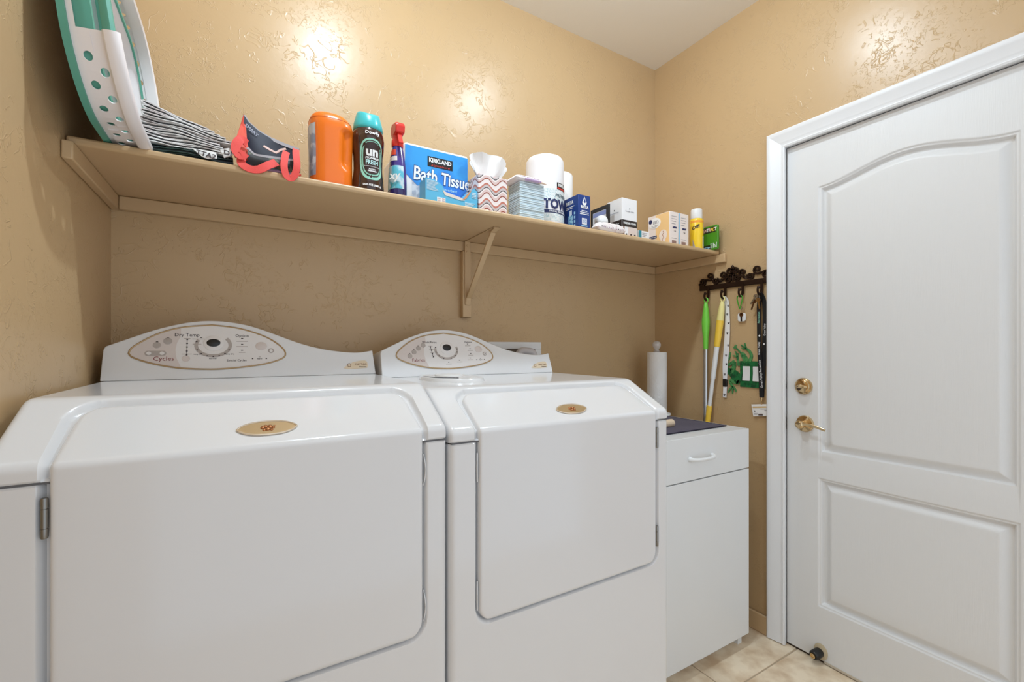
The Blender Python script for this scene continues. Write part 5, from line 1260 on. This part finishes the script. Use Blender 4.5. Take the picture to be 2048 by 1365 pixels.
for y in HY:
    hk = spline([wp(y, 1.516, 0.012), wp(y, 1.495, 0.012), wp(y, 1.470, 0.014), wp(y, 1.456, 0.022), wp(y, 1.455, 0.032), wp(y, 1.466, 0.041), wp(y, 1.478, 0.042), wp(y, 1.485, 0.037)], 5)
    h = MB().tube(hk, 0.004, flat=[(0.011 if i < 12 else 0.007, 0.0055) for i in range(len(hk))], up=(-1, 0, 0)).build('hook', M_iron, t, smooth=50)
    MB().lathe([(0.0055, -0.005), (0.0062, 0), (0.0052, 0.0045), (0.001, 0.006)], wp(y, 1.486, 0.036), axis=(-1, 0, 0.4), seg=12).build('hook_tip', M_iron, h)
# green duster pole
def pole(name, label, top, bottom, parts, loop_mat):
    t = thing(name, label, 'pole', tuple(bottom))
    d = (bottom - top); L = d.length; d = d.normalized()
    for nm, a, b, prof, mm in parts:
        MB().lathe([(r, a + (b - a) * q) for q, r in prof], top, axis=d, seg=24).build(nm, mm, t, smooth=60)
    return t, d
M_lime = mat('lime_plastic', (118, 206, 70), 0.35); M_ylw = mat('yellow_plastic', (246, 204, 70), 0.38); M_cream = mat('cream_yellow_plastic', (238, 226, 150), 0.4)
def hang_loop(par, y, z, r, mm, d=0.030):
    MB().tube([wp(y + r * math.cos(a), z + r * 1.25 * math.sin(a), d) for a in [2 * math.pi * k / 20 for k in range(20)]], 0.0032, seg=8, closed=True).build('hang_loop', mm, par)
t, d = pole('duster_pole', 'lime green handled metal pole hanging on the first hook', wp(1.3650, 1.442, 0.030), Vector((XW - 0.030, 1.368, 0.40)),
     [('handle', 0.0, 0.222, [(0, 0.006), (0.03, 0.009), (0.18, 0.0135), (0.40, 0.0185), (0.55, 0.0175), (0.72, 0.0130), (0.98, 0.0110), (1.0, 0.0100)], M_lime),
      ('tube', 0.215, 1.04, [(0, 0.0102), (1, 0.0102)], M_alu)], M_lime)
hang_loop(t, 1.3640, 1.4530, 0.0095, M_lime)
t, d = pole('duster_pole', 'yellow handled white pole hanging on the second hook', wp(1.2800, 1.440, 0.028), Vector((XW - 0.030, 1.421, 0.40)),
     [('upper_grip', 0.0, 0.086, [(0, 0.006), (0.08, 0.0100), (0.5, 0.0140), (1.0, 0.0155)], M_cream),
      ('grip', 0.086, 0.208, [(0, 0.0156), (0.3, 0.0155), (0.7, 0.0140), (0.97, 0.0130), (1, 0.012)], M_ylw),
      ('tube', 0.200, 0.360, [(0, 0.0108), (1, 0.0108)], M_whitepl), ('lower_tube', 0.350, 0.500, [(0, 0.0088), (1, 0.0088)], M_whitepl),
      ('end_grip', 0.490, 0.62, [(0, 0.0110), (0.1, 0.0120), (1, 0.0105)], M_ylw), ('duster_neck', 0.61, 1.02, [(0, 0.007), (1, 0.006)], M_whitepl)], M_ylw)
hang_loop(t, 1.2775, 1.4510, 0.0095, M_cream)
# white paw-print lanyard
def ribbon(pts, w, mm, name, par, th=0.0012, up=(-1, 0, 0.0)): return MB().tube(spline(pts, 5), 0.001, flat=(w, th), up=up).build(name, mm, par, smooth=50)
t = thing('paw_lanyard', 'white lanyard with dark paw prints hanging beside the yellow pole', 'lanyard', (XW - 0.02, 1.275, 1.00))
M_lan = mat('white_lanyard', (238, 238, 240), 0.7)
lp1 = [wp(1.2755, 1.462, 0.024), wp(1.2690, 1.440, 0.010), wp(1.2660, 1.38, 0.008), wp(1.2650, 1.31, 0.008), wp(1.2690, 1.22, 0.008), wp(1.2760, 1.15, 0.008), wp(1.2790, 1.08, 0.008)]
lp2 = [wp(1.2765, 1.462, 0.022), wp(1.2750, 1.42, 0.0055), wp(1.2740, 1.32, 0.005), wp(1.2790, 1.24, 0.005), wp(1.2850, 1.15, 0.0055), wp(1.2830, 1.08, 0.006)]
rb = ribbon(lp2, 0.0175, M_lan, 'strap', t); ra_ = ribbon(lp1, 0.0175, M_lan, 'strap', t)
MB().box(XW - 0.0120, XW - 0.0030, 1.2705, 1.2905, 1.0480, 1.0840).build('buckle', M_black, t, bevel=0.002)
ribbon([wp(1.2800, 1.050, 0.008), wp(1.2815, 1.02, 0.008), wp(1.2830, 0.998, 0.007)], 0.0175, M_lan, 'tail', t)
spl = spline(lp1, 5)
def paw(c, par, s=1.0):
    m = MB()
    for dy, dz, r in ((0, 0, 0.0034), (0.004, 0.0038, 0.0014), (0.0013, 0.0056, 0.0014), (-0.0016, 0.0056, 0.0014), (-0.0042, 0.0036, 0.0014)):
        m.lathe([(r * s, 0), (r * s, 0.0004), (0, 0.0004)], c + Vector((-0.0009, dy * s, dz * s)), axis=(-1, 0, 0), seg=8)
    m.build('paw_print', M_ink, par)
for i in range(7, len(spl), 3): paw(spl[i] + Vector((0, 0.003 * (-1) ** i, 0)), ra_)
paw(wp(1.2825, 1.008, 0.0082), ra_)
# green carabiner with key and white fob
t = thing('carabiner_keys', 'green carabiner with a brass key and a white fob on the third hook', 'keys', (XW - 0.02, 1.195, 1.345))
lo = [(0, 1.462), (0.011, 1.455), (0.0125, 1.445), (0.008, 1.425), (0.002, 1.405), (0, 1.400), (-0.002, 1.405), (-0.008, 1.425), (-0.0125, 1.445), (-0.011, 1.455)]
MB().tube([wp(1.1945 + a, b_, 0.030) for a, b_ in lo], 0.0026, seg=8, closed=True).build('carabiner', mat('green_anodised', (72, 160, 44), 0.3, metal=0.3), t, smooth=60)
MB().tube([wp(1.1945 + 0.0045 * math.cos(a), 1.404 + 0.0075 * math.sin(a), 0.020) for a in [2 * math.pi * k / 16 for k in range(16)]], 0.001, seg=6, closed=True).build('ring', M_chrome, t)
fb = MB().prism([wp(1.1985 + a, 1.3650 + b_, 0.006) for a, b_ in rrect(-0.0185, 0.0185, -0.0200, 0.0185, 0.010, 6)], (-0.006, 0, 0)).build('fob', M_whitepl, t, bevel=0.002)
MB().tube([wp(1.1985, 1.3655 + 0.003, 0.0125), wp(1.1985, 1.3455, 0.0125)], 0.002, flat=(0.007, 0.0016), up=(-1, 0, 0)).build('key_blade', M_iron, t)
MB().lathe([(0.0090, 0), (0.0090, 0.002), (0.003, 0.002), (0.003, 0.0)], wp(1.1985, 1.3755, 0.0122), axis=(-1, 0, 0), seg=20).build('key_bow', mat('bronze_key', (120, 86, 58), 0.35, metal=0.9), t)
# black lanyard with keys and an identity card
t = thing('black_lanyard', 'black lanyard with white lettering, keys and a hanging card by the door trim', 'lanyard', (XW - 0.02, 1.11, 0.93))
M_bl = mat('black_ribbon', (20, 20, 22), 0.6)
l1 = [wp(1.1065, 1.462, 0.026), wp(1.1100, 1.445, 0.016), wp(1.1185, 1.415, 0.011), wp(1.1190, 1.33, 0.011), wp(1.1160, 1.20, 0.011), wp(1.1100, 1.08, 0.012), wp(1.1070, 1.015, 0.013)]
l2 = [wp(1.1065, 1.462, 0.022), wp(1.1020, 1.44, 0.010), wp(1.0965, 1.40, 0.007), wp(1.0965, 1.30, 0.007), wp(1.1000, 1.18, 0.007), wp(1.1050, 1.08, 0.008), wp(1.1070, 1.015, 0.010)]
r2 = ribbon(l2, 0.0185, M_bl, 'strap', t); r1 = ribbon(l1, 0.0185, M_bl, 'strap', t)
text(None, 'Green Valley Recreation', 0.0150, wp(1.1105, 1.115, 0.0128), Vector((0, 0.09, 1)), Vector((0, 1, -0.09)), M_whiteprint, r1, squeeze=0.80)
text(None, 'Green Valley', 0.0125, wp(1.1185, 1.225, 0.0128), Vector((0, 0.02, 1)), Vector((0, 1, -0.02)), M_whiteprint, r1, squeeze=0.85)
text(None, 'Recreation', 0.0125, wp(1.1195, 1.358, 0.0126), Vector((0, 0, 1)), Vector((0, 1, 0)), mat('mint_ink', (150, 214, 190), 0.5), r1, squeeze=0.9)
text(None, 'Green Valley', 0.0125, wp(1.0960, 1.305, 0.0084), Vector((0, 0, 1)), Vector((0, 1, 0)), M_whiteprint, r2, squeeze=0.80)
for y, z, dd in ((1.1170, 1.279, 0.0122), (1.0985, 1.243, 0.0084)):
    MB().prism([wp(y + a, z + b_, dd) for a, b_ in ((0, 0.006), (0.004, 0), (0, -0.004), (-0.004, 0))], (-0.0004, 0, 0)).build('leaf_mark', M_whiteprint, r1 if y > 1.11 else r2)
M_key = mat('brass_key', (186, 150, 96), 0.3, metal=1.0)
for nm, y, z, ang, mm in (('key', 1.1110, 1.432, -10, M_key), ('key', 1.1290, 1.428, 18, mat('bronze_key')), ('key', 1.1225, 1.448, 35, M_chrome)):
    a = math.radians(ang); dn = Vector((0, math.sin(a), -math.cos(a))); c = wp(y, z, 0.030)
    m = MB(); m.lathe([(0.0095, 0), (0.0095, 0.002), (0.0025, 0.002), (0.0025, 0)], c, axis=(-1, 0, 0), seg=18)
    m.tube([c + dn * 0.008 + Vector((-0.001, 0, 0)), c + dn * 0.038 + Vector((-0.001, 0, 0))], 0.001, flat=(0.0065, 0.002), up=(-1, 0, 0)); m.build(nm, mm, t)
MB().tube([wp(1.1150 + 0.010 * math.cos(a), 1.4440 + 0.012 * math.sin(a), 0.031) for a in [2 * math.pi * k / 18 for k in range(18)]], 0.0012, seg=6, closed=True).build('key_ring', M_chrome, t)
m = MB(); m.lathe([(0.004, 0), (0.0045, -0.006), (0.003, -0.012), (0.001, -0.018)], wp(1.1070, 1.014, 0.012), seg=12); m.tube([wp(1.1070, 0.998, 0.012), wp(1.1095, 0.990, 0.012), wp(1.1070, 0.983, 0.012), wp(1.1045, 0.990, 0.012)], 0.0013, seg=6, closed=True); m.build('swivel_clip', M_brass, t)
qc = [(1.1530, 0.9795), (1.0835, 0.9885), (1.0745, 0.9395), (1.1445, 0.9290)]
card = MB().prism([wp(a, b_, 0.010) for a, b_ in qc], (-0.0012, 0, 0)).build('id_card', mat('card_plastic', (240, 238, 236), 0.3), t)
cu = (Vector((0, 1.0835, 0.9885)) - Vector((0, 1.1530, 0.9795))).normalized(); cv = (Vector((0, 1.1530, 0.9795)) - Vector((0, 1.1445, 0.9290))).normalized(); c0 = wp(1.1445, 0.9290, 0.0116)
def cbar(a, b_, w_, h_, mm): MB().prism([c0 + cu * (a) + cv * b_, c0 + cu * (a + w_) + cv * b_, c0 + cu * (a + w_) + cv * (b_ + h_), c0 + cu * a + cv * (b_ + h_)], (-0.0004, 0, 0)).build('card_print', mm, card)
M_tanp = mat('tan_ink', (214, 178, 120), 0.5)
cbar(0.004, 0.036, 0.060, 0.006, M_tanp); cbar(0.036, 0.030, 0.028, 0.0015, M_gp); cbar(0.054, 0.022, 0.010, 0.0045, M_gp); cbar(0.009, 0.020, 0.004, 0.005, M_ink); cbar(0.024, 0.003, 0.020, 0.0075, mat('dark_tan_ink', (96, 82, 78), 0.5)); cbar(0.006, 0.012, 0.016, 0.0015, M_gp); cbar(0.006, 0.007, 0.014, 0.0015, M_gp)

# ---------------- frog-shaped green switch plate
t = thing('frog_switch_plate', 'green metal frog switch plate with two white rocker switches', 'switch plate', (XW, 1.19, 1.12))
M_frog = mat('green_patina', (30, 116, 62), 0.4, metal=0.15, vary=(60, (22, 74, 44), 0.45, 0.6), bump=(90, 0.4, 0.002))
M_frog2 = mat('green_patina_light', (84, 150, 88), 0.45, metal=0.1, vary=(50, (44, 116, 66), 0.45, 0.6))
pl = MB(); y0, y1, z0, z1 = 1.0965, 1.2085, 1.0530, 1.1685
sw = [(1.1620, 1.1975), (1.1135, 1.1505)]; sz0, sz1 = 1.0805, 1.1465
pl.box(XW - 0.006, XW - 0.0008, y0, y1, z0, sz0); pl.box(XW - 0.006, XW - 0.0008, y0, y1, sz1, z1)
for a, b_ in ((y0, sw[1][0]), (sw[1][1], sw[0][0]), (sw[0][1], y1)): pl.box(XW - 0.006, XW - 0.0008, a, b_, sz0, sz1)
plate_ = pl.build('plate', M_frog, t)
for a, b_ in sw:
    m = MB(); zm = (sz0 + sz1) / 2
    m.add([wp(a + 0.001, sz0 + 0.001, 0.002), wp(b_ - 0.001, sz0 + 0.001, 0.002), wp(b_ - 0.001, sz0 + 0.001, 0.0095), wp(a + 0.001, sz0 + 0.001, 0.0095), wp(a + 0.001, zm, 0.006), wp(b_ - 0.001, zm, 0.006), wp(a + 0.001, sz1 - 0.001, 0.007), wp(b_ - 0.001, sz1 - 0.001, 0.007), wp(a + 0.001, sz1 - 0.001, 0.001), wp(b_ - 0.001, sz1 - 0.001, 0.001)],
          [(0, 1, 2, 3), (3, 2, 5, 4), (4, 5, 7, 6), (6, 7, 9, 8), (0, 3, 4, 6, 8), (1, 9, 7, 5, 2), (0, 8, 9, 1)])
    m.build('rocker_switch', M_whitepl, t, bevel=0.001)
def fpx(u, v, d=0.0): p = atx(u, v, XW - 0.004); return Vector((XW - 0.004 - d, p.y, p.z))
def limb(pts, ws, name='limb', mm=M_frog2, n=5):
    p3 = spline([fpx(u, v) for u, v in pts], n); k = len(p3)
    wl = [ws[min(int(i / (k - 1) * (len(ws) - 1)), len(ws) - 2)] + (ws[min(int(i / (k - 1) * (len(ws) - 1)) + 1, len(ws) - 1)] - ws[min(int(i / (k - 1) * (len(ws) - 1)), len(ws) - 2)]) * ((i / (k - 1) * (len(ws) - 1)) % 1.0 if i < k - 1 else 1.0) for i in range(k)]
    m = MB(); m.tube(p3, 0.002, flat=[(w_, 0.0055) for w_ in wl], up=(-1, 0, 0)); return m.build(name, mm, t, smooth=50)
limb([(1480, 765), (1471, 752), (1462, 744), (1451, 738)], [0.036, 0.044, 0.034, 0.010], 'body', M_frog)
limb([(1452, 738), (1462, 744), (1468, 734), (1469, 724)], [0.014, 0.020, 0.018, 0.012], 'hind_leg')
limb([(1469, 723), (1460, 729), (1455, 731)], [0.014, 0.012, 0.010], 'hind_shin'); limb([(1455, 733), (1453, 720), (1454, 708), (1452, 703)], [0.010, 0.012, 0.010, 0.003], 'hind_foot'); limb([(1457, 722), (1460, 712), (1461, 705)], [0.006, 0.006, 0.003], 'toe')
limb([(1478, 765), (1468, 764), (1460, 760)], [0.022, 0.016, 0.012], 'hind_leg'); limb([(1460, 760), (1462, 768), (1466, 774)], [0.012, 0.010, 0.009], 'hind_shin')
for e in ((1457, 786), (1465, 788), (1472, 785)): limb([(1466, 773), ((1466 + e[0]) / 2 + (e[0] - 1465) * 0.3, 780), e], [0.007, 0.006, 0.003], 'toe')
limb([(1478, 732), (1476, 722), (1475, 714)], [0.012, 0.008, 0.007], 'fore_leg')
for e in ((1466, 711), (1471, 703), (1476, 707)): limb([(1475, 715), ((1475 + e[0]) / 2, (715 + e[1]) / 2), e], [0.007, 0.005, 0.003], 'toe')
limb([(1499, 724), (1503, 713), (1499, 703), (1492, 698)], [0.014, 0.012, 0.010, 0.009], 'fore_leg')
for e in ((1482, 690), (1490, 687), (1483, 697)): limb([(1492, 698), ((1492 + e[0]) / 2, (698 + e[1]) / 2), e], [0.008, 0.005, 0.003], 'toe')
limb([(1494, 724), (1490, 717), (1486, 710), (1482, 705)], [0.024, 0.022, 0.020, 0.006], 'head', M_frog2)
limb([(1482, 706), (1475, 699), (1470, 695)], [0.005, 0.005, 0.006], 'tongue'); limb([(1472, 690), (1470, 695), (1467, 696)], [0.004, 0.010, 0.004], 'tongue_tip')
MB().lathe([(0.0035, 0), (0.003, 0.002), (0.001, 0.003)], fpx(1486, 711, 0.002), axis=(-1, 0, 0), seg=12).build('eye', M_frog, t)

# crisp edges on sheets that get their thickness from a modifier
for o in COL.objects:
    if o.type == 'MESH' and any(m_.type == 'SOLIDIFY' for m_ in o.modifiers):
        e = o.modifiers.new('edges', 'EDGE_SPLIT'); e.split_angle = math.radians(42)
